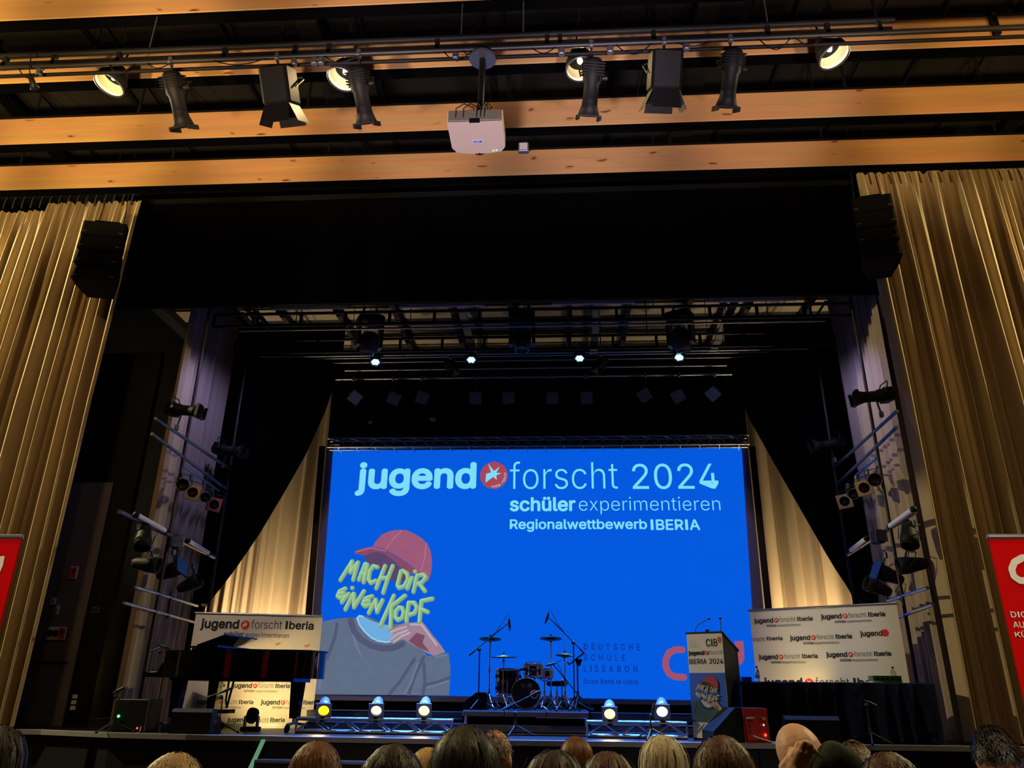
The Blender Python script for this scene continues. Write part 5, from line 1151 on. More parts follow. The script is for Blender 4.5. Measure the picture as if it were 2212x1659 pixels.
# its twin behind the table
c = P(1745, 1560, 12.05); t = thing('floor_spot', (c.x, c.y, ZS), 'small spot on the floor lighting the right logo wall from behind the table', 'stage light')
MB().box((c.x, c.y, ZS + .03), (.24, .2, .06), bev=.015).obj('base', 'plastic_black', t, True)
MB().lathe([(0, -.09), (.06, -.085), (.085, -.03), (.085, .06), (.07, .09), (0, .09)], 16, Matrix.Translation((c.x, c.y, ZS + .2)) @ Matrix.Rotation(-.5, 4, 'X')).obj('head', 'plastic_black', t, True)
light('floor_spot_beam_right', 'SPOT', (c.x, c.y + .02, ZS + .33), (c.x + .05, c.y + .5, 1.75), 22, (1, .72, .24), 110, .9, .05)
# ------------------------------------------------------------------ grand piano
pl_ = P(345, 1470, 11.25); PZR = ZS
t = thing('grand_piano', (P(330, 1470, 11.25).x, 11.15, ZS), 'black grand piano with closed lid on castors at the left', 'piano', rz=-.13)
out = [(.0, .0), (.62, -.02), (.95, .03), (1.25, .16), (1.55, .34), (1.85, .44), (2.12, .48), (2.3, .58), (2.4, .78), (2.42, 1.0), (2.36, 1.2), (2.2, 1.34), (1.9, 1.4), (0, 1.42)]
_o = []
for i_ in range(len(out)):            # round the bent side and tail
    p0, p1, p2, p3 = [Vector(out[(i_ + d_) % len(out)]) for d_ in (-1, 0, 1, 2)]
    if 1 <= i_ <= 11:
        for q_ in range(4):
            u_ = q_ / 4; _o.append(tuple(.5 * ((2 * p1) + (p2 - p0) * u_ + (2 * p0 - 5 * p1 + 4 * p2 - p3) * u_ ** 2 + (3 * p1 - p0 - 3 * p2 + p3) * u_ ** 3)))
    else: _o.append(tuple(p1))
out = [(x * .84, y * .82) for x, y in _o]
zb_, zt_ = .70, 1.05
MB().prism(out, (.18, 0, zb_), (1, 0, 0), (0, 1, 0), (0, 0, zt_ - zb_), smooth=True).obj('case', 'piano_black', t)
lo = [(x * 1.0 + (.03 if x > .3 else 0), y + (-.03 if y < .6 else .02)) for x, y in out]
MB().prism([(max(x, .42), y) for x, y in lo], (.18, 0, zt_), (1, 0, 0), (0, 1, 0), (0, 0, .028)).obj('lid', 'piano_black', t)
MB().prism([(.0, .0), (.42, .0), (.42, 1.16), (0, 1.16)], (.55, .0, zt_ + .03), (1, 0, .03), (0, 1, 0), (0, 0, .025)).obj('folded_lid', 'piano_black', t)
MB().prism([(0, 0), (.42, .14), (.42, .16), (0, .02)], (.60, .08, zt_ + .06), (1, 0, 0), (0, 0, 1), (0, .9, 0)).obj('music_desk', 'piano_black', t)
MB().prism([(-.12, zb_ + .0), (.25, zb_ + .0), (.25, zb_ + .18), (.16, zb_ + .18), (.10, zb_ + .06), (-.12, zb_ + .05)], (0, .0, 0), (1, 0, 0), (0, 0, 1), (0, .1, 0)).obj('cheek', 'piano_black', t)
MB().prism([(-.12, zb_ + .0), (.25, zb_ + .0), (.25, zb_ + .18), (.16, zb_ + .18), (.10, zb_ + .06), (-.12, zb_ + .05)], (0, 1.06, 0), (1, 0, 0), (0, 0, 1), (0, .1, 0)).obj('cheek', 'piano_black', t)
MB().box((-.02, .58, zb_ + .02), (.24, .96, .05)).obj('key_bed', 'piano_black', t); MB().box((-.02, .58, zb_ + .055), (.15, .94, .025)).obj('keys', 'ink_white', t)
MB().box((1.2, .6, zb_ - .02), (1.6, .55, .05)).box((.7, .6, zb_ - .02), (.9, 1.0, .05)).obj('frame_beams', 'piano_black', t)
for lx, ly in ((.4, .12), (.4, 1.05), (1.9, .7)):
    lg = MB().prism([(-.09, 0), (.09, 0), (.055, -.52), (-.055, -.52)], (lx, ly - .06, zb_), (1, 0, 0), (0, 0, 1), (0, .12, 0)).obj('leg', 'piano_black', t)
    MB().cyl((lx, ly, .12), (lx, ly, .2), .03, n=8).obj('castor_stem', 'chrome', t).parent = lg
for lx, ly in ((.4, .12), (.4, 1.05), (1.9, .7)):
    for k in range(3):
        a = .4 + k * 2.1; e = (lx + .17 * math.cos(a), ly + .17 * math.sin(a))
        MB().cyl((lx, ly, .12), (e[0], e[1], .1), .018, n=6).obj('dolly_arm', 'chrome', t); MB().cyl((e[0] - .012, e[1], .05), (e[0] + .012, e[1], .05), .05, n=12).obj('wheel', 'plastic_black', t)
MB().tube([(.9, .55, zb_), (.92, .5, .4), (.95, .5, .3), (.98, .55, zb_)], .015, 6).box((.95, .5, .26), (.1, .3, .05)).obj('pedal_lyre', 'piano_black', t)
# stool left of the piano
c = P(345, 1500, 11.9)

# ------------------------------------------------------------------ lectern
rl = math.radians(-33)
c = P(1538, 1598, 11.3); hgt = P(1520, 1369, 11.3).z - ZS
t = thing('lectern', (c.x + .13, 11.45, ZS), 'lectern with printed front panel and two gooseneck microphones', 'lectern', rz=rl)
Wl, Dl = .52, .5
MB().prism([(-Dl / 2, 0), (Dl / 2, 0), (Dl / 2, hgt - .2), (Dl * .28, hgt - .17), (-Dl / 2, hgt)], (-Wl / 2, 0, 0), (0, 1, 0), (0, 0, 1), (Wl, 0, 0)).obj('body', 'plastic_black', t)
MB().prism([(-Dl / 2 - .01, hgt), (Dl / 2 + .03, hgt - .22), (Dl / 2 + .03, hgt - .19), (-Dl / 2 - .01, hgt + .02)], (-Wl / 2 - .01, 0, 0), (0, 1, 0), (0, 0, 1), (Wl + .02, 0, 0)).obj('top', 'plastic_black', t)
fL = Face((-Wl / 2, -Dl / 2 - .012, 0), (1, 0, 0), (0, 0, 1), (0, -1, 0))
MB().box((0, -Dl / 2 - .004, hgt / 2 + .01), (Wl * .985, .012, hgt - .03)).obj('print_panel', 'white_panel', t)
mat('print_blue', (40, 96, 214), .55, vary=.05, scale=(3, 3, 3)); mat('print_navy', (46, 62, 84), .55); mat('print_sweat', (58, 92, 106), .55, vary=.1); mat('print_sweat2', (40, 66, 82), .55); mat('print_sweat3', (76, 110, 120), .55); mat('print_shirt', (190, 204, 222), .55); mat('print_cap', (176, 60, 66), .55); mat('print_cap2', (120, 40, 52), .55); mat('print_cap3', (48, 32, 40), .55); mat('print_cap4', (200, 90, 92), .55); mat('print_skin', (196, 160, 150), .55); mat('print_skin2', (150, 104, 100), .55); mat('print_let1', (150, 160, 120), .55); mat('print_let2', (196, 202, 176), .55); mat('print_let3', (226, 228, 206), .55); mat('print_skin3', (215, 190, 180), .55); mat('print_shirt2', (214, 224, 236), .55)
def lec(u, v): return u * Wl, v * hgt
m = MB(); u0, v0 = lec(.005, .165); u1, v1 = lec(.995, .62); m.add([fL.at(u0, v0, .001), fL.at(u1, v0, .001), fL.at(u1, v1, .001), fL.at(u0, v1, .001)], [(0, 1, 2, 3)]); m.obj('poster', 'print_blue', t)
def lemit(name, mb, key): mb.obj(name, 'print_' + key, t)
poster_figure(fL, lambda x, y: ((.02 + (x - 75) / 1290) * Wl + .0, v0 + (1500 - y) / 1500 * (v1 - v0)), Wl / 1290, lambda n_, mb, k_: lemit(n_, mb, k_))
m = MB(); a, b = lec(.54, .87), lec(.85, .945); write(m, fL, 'CIB', a[0], a[1], b[0], b[1], .01, .002).obj('sponsor_lettering', 'ink_black', t)
m = MB(); a, b = lec(.03, .705), lec(.97, .755); write(m, fL, 'IBERIA 2024', a[0], a[1], b[0], b[1], .005, .002).obj('title_lettering', 'ink_black', t)
m = MB(); a, b = lec(.87, .905), lec(.96, .96); m.add([fL.at(*q, .002) for q in ((a[0], b[1]), (a[0], a[1]), (b[0] - .01, a[1]), (b[0], a[1] + .02), (b[0], b[1]))], [(0, 1, 2, 3, 4)]); m.obj('sponsor_shield', 'ink_orange', t)
m = MB()
for i, s_ in enumerate(('DEUTSCHE', 'SCHULE', 'LISSABON', 'Escola Alemã de Lisboa')): a = lec(.07, .925 - i * .02); write(m, fL, s_, a[0], a[1], a[0] + [.15, .11, .145, .15][i], a[1] + .012, 0, .002, 1.4 if i < 3 else 1)
m.obj('school_lettering', 'ink_grey', t)
logo(t, fL, .04 * Wl, .80 * hgt, .92 * Wl, light='ink_black', iberia=False, sub=False) if False else None
a_, b_, c_, d_ = logo_meshes(iberia=False, sub=False); Ml = Matrix.Translation(fL.at(.03 * Wl, .795 * hgt, .002)) @ Matrix.Diagonal((.94 * Wl, 1, .94 * Wl, 1))
part('logo_lettering', a_, 'ink_black', t, Ml); part('logo_light_lettering', b_, 'ink_grey', t, Ml); e_ = part('logo_emblem', c_, 'ink_red', t, Ml); part('emblem_star', d_, 'ink_white', e_)
for gx, pts in ((-.16, [(0, 0, 0), (.01, .03, .1), (.06, .03, .15), (.22, .02, .22)]), (.22, [(0, 0, 0), (0, .02, .1), (.0, .03, .22)])):
    q = [Vector((gx, -.2, hgt - .02)) + Vector(p) for p in pts]; MB().tube(q, .006, 6).obj('gooseneck', 'mic_black', t); MB().ell(q[-1], (.02, .02, .02), 8, 6).obj('microphone', 'mic_black', t); MB().cyl(q[0], q[0] + Vector((0, 0, .03)), .014, n=8).obj('mic_socket', 'mic_black', t)
MB().box((.02, -.18, hgt + .02), (.05, .03, .07)).obj('cable_box', 'plastic_black', t)

# ------------------------------------------------------------------ draped table and what stands on it
ztab = P(1800, 1474, 11.3).z
A, B = P(1600, 1478, 11.4), P(2018, 1468, 10.98); A.z = B.z = ZS
ft = flat_face(A, B); Lt = (B - A).length
t = thing('table', (A + B) / 2 - ft.W * .4, 'long table under a dark navy cloth right of the lectern', 'table')  # its cloth is a thing of its own
MB().prism([(.02, -.55), (Lt - .02, -.55), (Lt - .02, -.03), (.02, -.03)], ft.at(0, ztab - ZS - .04), ft.U, ft.W, (0, 0, .03)).obj('table_top', 'plastic_black', t, True)
for u in (.1, Lt - .1):
    for w_ in (.1, .48): MB().cyl(ft.at(u, 0, -w_), ft.at(u, ztab - ZS - .04, -w_), .02, n=6).obj('leg', 'dark_metal', t, True)
tc_ = thing('tablecloth', (A + B) / 2 - ft.W * .4, 'dark navy cloth hanging to the floor over the long table', 'tablecloth')
n_ = 120; rows = []
for j, (w0, zz, amp) in enumerate(((-.58, .02, .02), (-.58, ztab - ZS, 0), (0, ztab - ZS, 0), (.004, ztab - ZS - .02, .004), (.02, (ztab - ZS) * .5, .02), (.03, .02, .035))):
    rows.append([ft.at(Lt * i / (n_ - 1), zz, (w0 if j > 1 or True else w0) + amp * math.sin(i * .55 + 2 * math.sin(i * .13)) ) for i in range(n_)])
V = [v for r_ in rows for v in r_]; F = [(j * n_ + i, (j + 1) * n_ + i, (j + 1) * n_ + i + 1, j * n_ + i + 1) for j in range(len(rows) - 1) for i in range(n_ - 1)]
for e_ in (0, n_ - 1): F.append(tuple(j * n_ + e_ for j in range(6)))
MB().add(V, F, True).obj('cloth', 'cloth_navy', tc_, True)
mz = ztab + .002
def on_table(xp, w_=.3):
    u, _ = ft.hit(xp, 1470); return ft.at(u, ztab - ZS, -w_)
p = on_table(1614); t = thing('blue_box', p, 'small blue box on the table beside the lectern', 'box', rz=.2); MB().box((0, 0, .03), (.13, .09, .06), bev=.006).obj('carton', 'plastic_blue', t); MB().box((0, 0, .062), (.132, .092, .006)).obj('lid', 'plastic_blue', t)
for i, (xp, hb_) in enumerate(((1640, .2), (1945, .2))):
    p = on_table(xp, .35); t = thing('water_bottle', p, ['clear water bottle on the table end near the lectern', 'clear water bottle beside the green crate'][i], 'bottle', group='water bottles')
    MB().lathe([(0, 0), (.032, 0), (.034, .02), (.034, .12), (.028, .15), (.013, .175), (.013, .19), (0, .19)], 14).obj('bottle', 'glass_clear', t); MB().cyl((0, 0, .19), (0, 0, .21), .015, n=10).obj('cap', 'plastic_blue', t); MB().cyl((0, 0, .05), (0, 0, .1), .0345, n=14, caps=False).obj('sleeve', 'paper', t)
p = on_table(1922, .3); t = thing('green_crate', p, 'low green crate on the right half of the table', 'crate', rz=-.1)
MB().box((0, 0, .012), (.36, .24, .02)).obj('bottom', 'plastic_green', t)
for sx, sy, dx_, dy_ in ((0, -.115, .36, .012), (0, .115, .36, .012), (-.174, 0, .012, .24), (.174, 0, .012, .24)): MB().box((sx, sy, .045), (dx_, dy_, .09), bev=.003).obj('side', 'plastic_green', t)
for k in range(5): MB().box((-.13 + k * .065, -.122, .05), (.035, .004, .03)).obj('slot', 'plastic_black', t)
p = on_table(1897, .2); t = thing('paper_stack', p, 'small stack of white papers left of the green crate', 'paper', rz=.3); MB().box((0, 0, .006), (.2, .14, .012)).box((.01, .01, .016), (.19, .13, .008)).obj('sheets', 'paper', t)
# red backed floor monitor and its neighbour
ym = 10.68; xa, xb = P(1600, 1560, ym).x, P(1657, 1560, ym).x; zt = P(1630, 1529, ym).z
t = thing('floor_monitor', ((xa + xb) / 2, ym + .19, ZS), 'black floor monitor with red back panel beside the lectern', 'loudspeaker', rz=.12, group='floor monitors')
Wm = xb - xa; Hm = zt - ZS
MB().prism([(-Wm / 2, 0), (Wm / 2 + .02, 0), (Wm / 2, Hm), (-Wm / 2 - .08, Hm), (-Wm / 2 - .38, Hm * .32), (-Wm / 2 - .38, .0)], (0, -.18, 0), (1, 0, 0), (0, 0, 1), (0, .5, 0)).obj('cabinet', 'plastic_black', t)
MB().box((0, -.186, Hm / 2), (Wm * .96, .014, Hm * .97), bev=.004).obj('back_panel', 'plastic_red', t)
MB().box((.0, -.195, Hm * .42), (Wm * .86, .012, Hm * .72), bev=.004).obj('connector_recess', 'black_metal', t); MB().box((.0, -.204, Hm * .42), (Wm * .80, .01, Hm * .68), bev=.004).obj('connector_plate', 'plastic_red', t)
MB().ell((.1, -.215, Hm * .24), .016, 8, 5).obj('status_light', 'led_red', t); MB().ell((.09, -.215, Hm * .52), .008, 8, 5).obj('status_light', 'led_white', t); MB().ell((-.09, -.215, Hm * .5), .014, 8, 5).obj('knob', 'plastic_black', t); MB().ell((-.1, -.215, Hm * .33), .014, 8, 5).obj('knob', 'plastic_black', t)
MB().box((-.07, -.212, Hm * .71), (.1, .006, .02)).obj('label_plate', 'paper', t); MB().box((.1, -.212, Hm * .7), (.045, .006, .035)).obj('label_plate', 'gel_amber', t)
MB().tube([(-.06, -.22, Hm * .22), (.0, -.25, Hm * .16), (.12, -.3, .03), (.24, -.28, .012), (.3, -.2, .012)], .007, 5).obj('cable', 'paper', t)
ym = 11.0; wedge((P(1752, 1600, ym).x, ym, ZS), -.06, P(1808, 1570, ym).x - P(1694, 1570, ym).x, .4, P(1750, 1547, ym - .2).z - ZS, 'black floor monitor in front of the draped table')
boom_stand((1884, 1608), 10.95, ZS, (1870, 1524), (1868, 1525), (1887, 1522), (1864, 1512), 'microphone stand in front of the draped table', False)
boom_stand((1407, 1592), 11.1, ZS, (1410, 1545), (1409, 1546), (1410, 1538), (1411, 1532), 'short microphone stand before the white glowing can lamp', False)
# monitor on the riser left of the drums
ym = 12.0; wedge((P(1022, 1530, ym).x, ym + .3, ZR), math.pi / 2, .36, P(1052, 1520, ym).x - P(996, 1520, ym).x, P(1010, 1495, ym).z - ZR, 'black wedge monitor on the left end of the drum riser')
# stage interior light: warm uplights behind the logo walls, cool side light on the wings
UPL = [(-6.55, 'left'), (-5.55, 'right'), (4.45, 'left'), (5.35, 'right')]
for i, (X, s_) in enumerate(UPL):
    light('uplight_beam_%d' % i, 'SPOT', (X, 15.66, ZS + .22), (X, 16.4, 3.6), 900, (1, .80, .52), 110, .9, .1)
light('ceiling_uplight_left', 'SPOT', (-5.9, 15.66, ZS + .25), (-5.4, 14.6, 9), 330, (1, .78, .48), 34, .6, .1)
light('ceiling_uplight_right', 'SPOT', (4.9, 15.66, ZS + .25), (4.6, 14.4, 9), 330, (1, .78, .48), 34, .6, .1)
light('side_wash_left', 'SPOT', (-5.3, 11.75, 7.2), (-6.5, 13.2, 5.2), 95, VIO, 110, .8, .1)
light('side_wash_right', 'SPOT', (4.0, 11.75, 7.2), (5.1, 13.2, 5.2), 95, VIO, 110, .8, .1)
# uplight fixtures behind the logo walls
for X, s_ in UPL:
    par_can(Vector((X, 15.68, ZS + .12)), (0, .6, .8), f'black uplight behind the {"left" if X < 0 else "right"} logo wall, {s_} one of two', None, 0, 'uplights on the stage floor', s=.1, name='floor_uplight', lens='glow_warm')

# ------------------------------------------------------------------ audience
mat('skin_light', (222, 172, 144), .5, vary=.06); mat('skin_warm', (206, 150, 118), .5, vary=.06); mat('eye_white', (235, 232, 228), .3)
def hairmat(name, c, dark):
    m = mat(name, c, .48, vary=.55, scale=(90, 90, 12), spec=.45); return m
hairmat('hair_dark', (44, 34, 28), .5); hairmat('hair_black', (30, 25, 23), .5); hairmat('hair_brown', (92, 64, 42), .5); hairmat('hair_red', (112, 68, 40), .5); hairmat('hair_blond', (190, 160, 108), .5); hairmat('hair_grey', (206, 196, 168), .5); hairmat('hair_greybrown', (112, 96, 78), .5); hairmat('hair_chestnut', (84, 52, 34), .5)
for k, c in dict(navy=(34, 40, 60), black=(24, 24, 26), grey=(84, 84, 88), green=(52, 62, 52), wine=(84, 36, 40), white=(232, 230, 224), blue=(54, 78, 120), beige=(160, 140, 112)).items(): mat('wear_' + k, c, .85, spec=.15, scale=(60, 60, 60), bump=.2)
def solid(mb, voxel, smooth=4):
    me = mb.mesh('tmp'); o = bpy.data.objects.new('tmp', me); col.objects.link(o)
    r = o.modifiers.new('r', 'REMESH'); r.mode = 'VOXEL'; r.voxel_size = voxel; r.use_smooth_shade = True
    s = o.modifiers.new('s', 'SMOOTH'); s.iterations = smooth; s.factor = .5
    dg = bpy.context.evaluated_depsgraph_get(); dg.update(); out = bpy.data.meshes.new_from_object(o.evaluated_get(dg))
    bpy.data.objects.remove(o); out.polygons.foreach_set('use_smooth', [True] * len(out.polygons)); return out
def limb(m, pts, rs):
    for (a, b), (ra, rb) in zip(zip(pts, pts[1:]), zip(rs, rs[1:])): m.cyl(a, b, ra, rb, n=12)
    for p, r in zip(pts, rs): m.ell(p, r, 12, 8)
    return m
HC = Vector((0, .03, 1.205))
def head_prims(m, grow=0.0):
    m.ell((0, .02, 1.225), (.074, .094, .092), 20, 12); m.ell((0, .045, 1.165), (.058, .068, .078), 18, 10); m.ell((0, .08, 1.12), (.035, .035, .03), 12, 8)
    m.ell((0, .122, 1.175), (.013, .02, .024), 10, 8); m.ell((0, .113, 1.142), (.024, .012, .009), 10, 6)
    for s_ in (-1, 1): m.ell((s_ * .077, .025, 1.185), (.012, .02, .033), 10, 8); m.ell((s_ * .03, .098, 1.22), (.024, .014, .01), 8, 6)
    return m
def hand_prims(m, wrist, fwd, side):
    w_, f, s_ = Vector(wrist), Vector(fwd).normalized(), Vector(side).normalized()
    m.ell(w_ + f * .045, (.034, .04, .024), 10, 8)
    for k in range(4):
        b = w_ + f * .075 + s_ * (-.03 + k * .02); L = (.062, .072, .068, .052)[k]; n_ = f.cross(s_)
        limb(m, [b, b + f * L * .55 - n_ * .012, b + f * L * .8 - n_ * .04], [.0095, .009, .008])
    limb(m, [w_ + f * .02 - s_ * .03, w_ + f * .055 - s_ * .055, w_ + f * .085 - s_ * .05], [.012, .0105, .009])
    return m
def body_prims(m, g=0.0, skin=True):
    limb(m, [(0, -.01, .52), (0, -.03, .72), (0, -.02, .92)], [.145 + g, .135 + g, .12 + g]); m.ell((0, -.02, .84), (.175 + g, .115 + g, .18 + g), 16, 10)
    limb(m, [(-.17, -.02, .985), (0, -.015, 1.03), (.17, -.02, .985)], [.065 + g, .07 + g, .065 + g])
    if skin: limb(m, [(0, -.01, 1.0), (0, .01, 1.13)], [.058, .052])
    for s_ in (-1, 1):
        limb(m, [(s_ * .09, .0, .5), (s_ * .115, .42, .5)], [.1 + g, .07 + g]); limb(m, [(s_ * .115, .42, .5), (s_ * .115, .42, .1)], [.07 + g, .045 + g])
        if skin: limb(m, [(s_ * .115, .40, .05), (s_ * .12, .56, .035)], [.045, .035])
    return m
def arm(m, s_, g=0.0, hand=True, full=True):
    limb(m, [(s_ * .195, -.02, .97), (s_ * .245, .05, .72), (s_ * .10, .3, .6)], [.055 + g, .045 + g, .032 + g])
    if hand: hand_prims(m, (s_ * .10, .3, .6), (-s_ * .5, .8, -.2), (.8 * -s_, -.4, 0))
    return m
m = head_prims(MB()); body_prims(m); arm(m, -1); arm(m, 1); BODY = solid(m, .011, 3)
m = MB(); body_prims(m, .014, False); arm(m, -1, .012, False); arm(m, 1, .012, False); limb(m, [(-.05, -.02, 1.045), (.05, -.02, 1.045)], [.05, .05]); WEAR = solid(m, .016, 4)
m = MB()
for s_ in (-1, 1): limb(m, [(s_ * .115, .38, .05), (s_ * .12, .57, .04)], [.056, .045])
SHOE = solid(m, .012, 3)
def hair_mesh(seed, length, vol=.018, top=0.0, n=1300, short=False, part_side=0.0, messy=.012, bun=False, back=.0):
    """cap plus ribbons that follow the skull from the crown and then fall"""
    rnd = random.Random(seed); V = []; F = []
    c = Vector((0, .015, 1.215)); R = Vector((.078 + vol, .1 + vol, .098 + vol + top))
    # cap
    m = MB(); N, Mm = 26, 14
    for j in range(Mm + 1):
        th = math.radians(4 + (92 if short else 112) * j / Mm)
        for i in range(N):
            az = 2 * math.pi * i / N; fr = max(0, math.sin(az)); t2 = th * (1 - .42 * fr ** 2)
            m.v.append((c.x + .95 * R.x * math.sin(t2) * math.cos(az), c.y + .95 * R.y * math.sin(t2) * math.sin(az), c.z + .95 * R.z * math.cos(t2)))
    m.f = [(j * N + i, (j + 1) * N + i, (j + 1) * N + (i + 1) % N, j * N + (i + 1) % N) for j in range(Mm) for i in range(N)] + [tuple(range(N))]; m.s = [True] * len(m.f)
    crown = Vector((part_side, -.25, 1)).normalized()
    for k in range(n):
        az = rnd.uniform(0, 2 * math.pi); fr = max(0, math.sin(az))
        if short:
            th0 = math.radians(rnd.uniform(6, 92)) * (1 - .42 * fr ** 2); segs = 4; ln = length * rnd.uniform(.6, 1.2)
        else:
            th0 = math.radians(rnd.uniform(5, 70)) * (1 - .4 * fr ** 2); segs = 8; ln = length
        wd = rnd.uniform(.0014, .0040); jit_ = rnd.uniform(-.35, .35); lift = rnd.uniform(.90, 1.03) + (rnd.random() < .06) * rnd.uniform(0, messy * 5) * min(1, th0)
        pts = []; th = th0; drop = 0; stop = math.radians(rnd.uniform(82, 100)) * (1 - .3 * fr ** 2)
        arc = .1; step = (ln / segs if short else (ln + .2 * 1.0) / segs)
        for s_ in range(segs + 1):
            if short:
                q = Vector((R.x * math.sin(th) * math.cos(az), R.y * math.sin(th) * math.sin(az), R.z * math.cos(th))) * (lift * (.94 + .13 * (s_ / segs) ** .7)); pts.append(c + q); th += step / arc * .7; az += jit_ * .22
            else:
                if th < stop:
                    q = Vector((R.x * math.sin(th) * math.cos(az), R.y * math.sin(th) * math.sin(az), R.z * math.cos(th))) * lift; th += step / arc * .8; az += jit_ * .12
                else:
                    drop += step; q = Vector((R.x * math.sin(stop) * math.cos(az) * (1 - .25 * drop), R.y * math.sin(stop) * math.sin(az) * (1 - .2 * drop) - back * drop, R.z * math.cos(stop) - drop)) * 1.0
                    q.x *= lift; q.y *= lift
                    if drop > length * rnd.uniform(.75, 1.1): pts.append(c + q); break
                pts.append(c + q)
        if len(pts) < 2: continue
        b = len(V)
        for i, p in enumerate(pts):
            d = pts[min(i + 1, len(pts) - 1)] - pts[max(0, i - 1)]; sd = d.cross(p - Vector((c.x, c.y, min(p.z, c.z)))).normalized(); tp = 1 - .6 * i / len(pts)
            V += [tuple(p - sd * wd * tp), tuple(p + sd * wd * tp)]
        F += [(b + 2 * i, b + 2 * i + 1, b + 2 * i + 3, b + 2 * i + 2) for i in range(len(pts) - 1)]
    m.add(V, F, True)
    return m.mesh('hair')
def person(xp, ytop, Y, wear, hair, label, rz=0.0, skin='skin_light', top_extra=.02, sx=1.0):
    """seated, facing the stage; the top of the hair meets the given pixel"""
    c = P(xp, ytop, Y); k = c.z / (1.318 + top_extra)
    t = thing('person', (c.x, Y - .02 * k, 0), label, 'person', rz=rz, group='audience')
    t.scale = (sx, sx, k)
    b = part('body', BODY.copy(), skin, t); w_ = part('clothing', WEAR.copy(), 'wear_' + wear, t); part('shoes', SHOE.copy(), 'wear_black', t)
    if hair:
        hm, me = hair; o = part('hair', me, hm, t)
    for s_ in (-1, 1): MB().ell((s_ * .03, .105, 1.198), (.012, .008, .007), 8, 6).obj('eye', 'eye_white', t)
    return t
AUD = [
 (5, 1562, 3.05, 'black', ('hair_dark', dict(seed=1, length=.26, vol=.034, messy=.03)), 'person with dark wavy hair at the lower left corner', .1),
 (385, 1617, 2.2, 'grey', ('hair_blond', dict(seed=2, length=.3, vol=.012)), 'person with blond hair below the amplifier at left', -.1),
 (690, 1594, 3.05, 'wine', ('hair_red', dict(seed=3, length=.3, vol=.018)), 'person with long reddish brown hair below the yellow floor lamp', .15),
 (852, 1598, 2.2, 'navy', ('hair_dark', dict(seed=4, length=.32, vol=.016)), 'person with straight dark hair below the cream floor lamp', -.05),
 (1008, 1561, 3.05, 'black', ('hair_black', dict(seed=5, length=.2, vol=.05, messy=.03)), 'person with thick black hair tallest before the drums', .1),
 (1196, 1611, 2.2, 'green', ('hair_dark', dict(seed=6, length=.22, vol=.018, messy=.04)), 'person with tousled dark hair below the drum riser', -.2),
 (1245, 1587, 4.75, 'beige', ('hair_red', dict(seed=7, length=.1, vol=.014)), 'person with auburn hair two rows ahead below the drums', .2),
 (1313, 1617, 3.05, 'wine', ('hair_chestnut', dict(seed=8, length=.25, vol=.02, messy=.03)), 'person with chestnut hair right of the auburn haired one', .1),
 (1428, 1584, 3.9, 'blue', ('hair_grey', dict(seed=9, length=.2, vol=.022, messy=.05)), 'person with pale blond grey hair left of the lectern', -.25),
 (1556, 1580, 2.2, 'grey', ('hair_brown', dict(seed=10, length=.3, vol=.008)), 'person with smooth brown hair in front of the lectern', .15),
 (1838, 1597, 4.75, 'navy', ('hair_greybrown', dict(seed=12, length=.03, vol=.008, short=True)), 'person with short grey brown hair before the draped table', -.3),
 (1912, 1615, 2.2, 'black', ('hair_chestnut', dict(seed=13, length=.3, vol=.008)), 'person with smooth dark brown hair before the draped table', .1),
 (2136, 1560, 3.9, 'white', ('hair_black', dict(seed=14, length=.045, vol=.014, short=True, top=.008)), 'man with short black hair and white collar by the right curtain', -.15),
 (2290, 1588, 2.2, 'black', ('hair_dark', dict(seed=15, length=.05, vol=.012, short=True)), 'person with glasses turned left at the lower right edge', 1.5),
 (925, 1611, 4.75, 'beige', ('hair_blond', dict(seed=16, length=.15, vol=.015)), 'person with blond hair far ahead between two dark heads', 0),
 (1066, 1573, 3.9, 'grey', ('hair_greybrown', dict(seed=17, length=.025, vol=.003, short=True, n=500)), 'person with thin short hair half hidden behind the black haired one', -.4),
]
for xp, yt, Y, wear, (hm, kw), lab, rz in AUD:
    kw = dict(kw)
    if not kw.get('short'): kw.setdefault('n', 2600)
    else: kw.setdefault('n', 2400)
    t = person(xp, yt, Y, wear, (hm, hair_mesh(**kw)), lab, rz, 'skin_warm' if kw['seed'] in (14, 17, 12) else 'skin_light', kw.get('vol', .02) + .004 + kw.get('top', 0), .93 if Y < 2.5 else 1.0)
    if kw['seed'] == 15:
        g = MB()
        for s_ in (-1, 1): g.tube([(s_ * .034 + .024 * math.cos(a * math.pi / 6), .126, 1.198 + .02 * math.sin(a * math.pi / 6)) for a in range(13)], .0028, 5); g.tube([(s_ * .058, .124, 1.2), (s_ * .08, .09, 1.203), (s_ * .084, .02, 1.2)], .003, 5)
        g.tube([(-.012, .128, 1.2), (.012, .128, 1.2)], .0028, 5); g.obj('glasses', 'plastic_black', t)
    if kw['seed'] == 14:
        MB().lathe([(.064, 1.0), (.067, 1.05), (.062, 1.075), (.058, 1.073), (.06, 1.04)], 18, Matrix.Translation((0, -.005, 0))).obj('collar', 'wear_white', t)
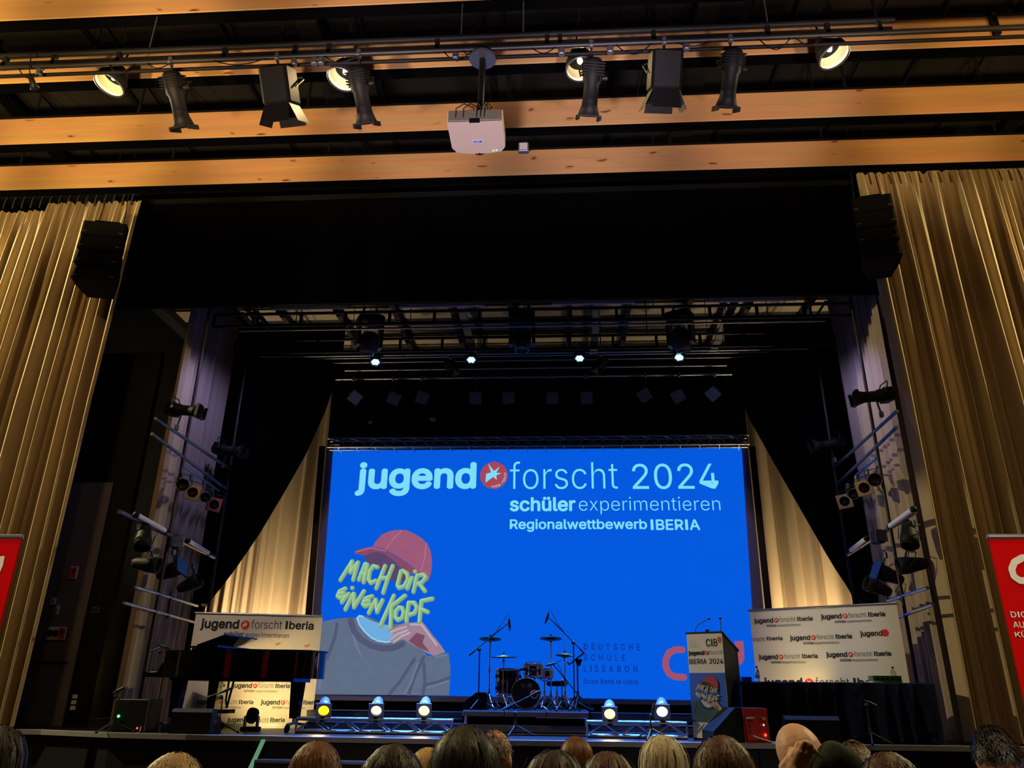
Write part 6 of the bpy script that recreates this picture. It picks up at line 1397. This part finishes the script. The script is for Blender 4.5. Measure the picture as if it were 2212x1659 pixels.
# bald man with raised hand
c = P(1742, 1567, 3.05); k = c.z / 1.325
t = thing('person', (c.x + .04, 3.03, 0), 'bald man in dark jacket resting his hand behind his head', 'person', group='audience'); t.scale = (1.06, 1.06, k)
hm_ = head_prims(MB()); Mh = Matrix.Translation((-.035, 0, .022)) @ Matrix.Translation((0, 0, 1.12)) @ Matrix.Rotation(-.38, 4, 'Y') @ Matrix.Rotation(-.3, 4, 'Z') @ Matrix.Translation((0, 0, -1.12))
m = MB().add(hm_.v, hm_.f, True, Mh); body_prims(m); arm(m, 1); limb(m, [(.01, -.01, 1.03), (-.02, .015, 1.14)], [.06, .055])
def lw(x, y, Y): 
    q = P(x, y, Y); return Vector(((q.x - t.location.x) / 1.06, (q.y - 3.03) / 1.06, q.z / k))
wr_ = lw(1711, 1664, 2.9); el = Vector((-.17, -.17, .86))
limb(m, [(-.195, -.02, .96), tuple(el), tuple(wr_)], [.055, .045, .03])
kb = [lw(1717, 1627, 2.89), lw(1727, 1624, 2.88), lw(1737.5, 1626, 2.885), lw(1746, 1633, 2.895)]
for b_ in kb: limb(m, [wr_, b_], [.026, .0125])
m.ell((wr_ + kb[1] + kb[2]) / 3 + Vector((0, .004, 0)), (.03, .02, .032), 12, 8)
for b_, (x1, y1, x2, y2), yy in zip(kb, ((1724, 1606, 1736, 1609), (1737, 1603, 1750, 1609), (1748.5, 1607.5, 1760, 1617), (1757, 1619, 1765, 1628)), (2.888, 2.876, 2.882, 2.892)):
    p_, e_ = lw(x1, y1, yy), lw(x2, y2, yy + .035); limb(m, [b_, p_, e_], [.0098, .0086, .0076])
limb(m, [wr_ + Vector((-.02, 0, .015)), lw(1705, 1636, 2.9), lw(1709, 1618, 2.925)], [.014, .0105, .009])
part('body', solid(m, .0045, 1), 'skin_light', t)
m = MB(); body_prims(m, .018, False); arm(m, 1, .014, False); limb(m, [(-.195, -.02, .96), tuple(el), tuple(el + (wr_ - el) * .8)], [.07, .06, .042]); limb(m, [(-.03, -.03, 1.05), lw(1778, 1656, 2.95), lw(1800, 1632, 2.96), lw(1824, 1650, 2.98), (.2, -.02, 1.0)], [.055, .042, .048, .055, .07])
part('jacket', solid(m, .014, 4), 'wear_green', t)
part('shoes', SHOE.copy(), 'wear_black', t)
for s_ in (-1, 1): MB().ell((s_ * .03, .105, 1.198), (.012, .008, .007), 8, 6, Mh).obj('eye', 'eye_white', t)
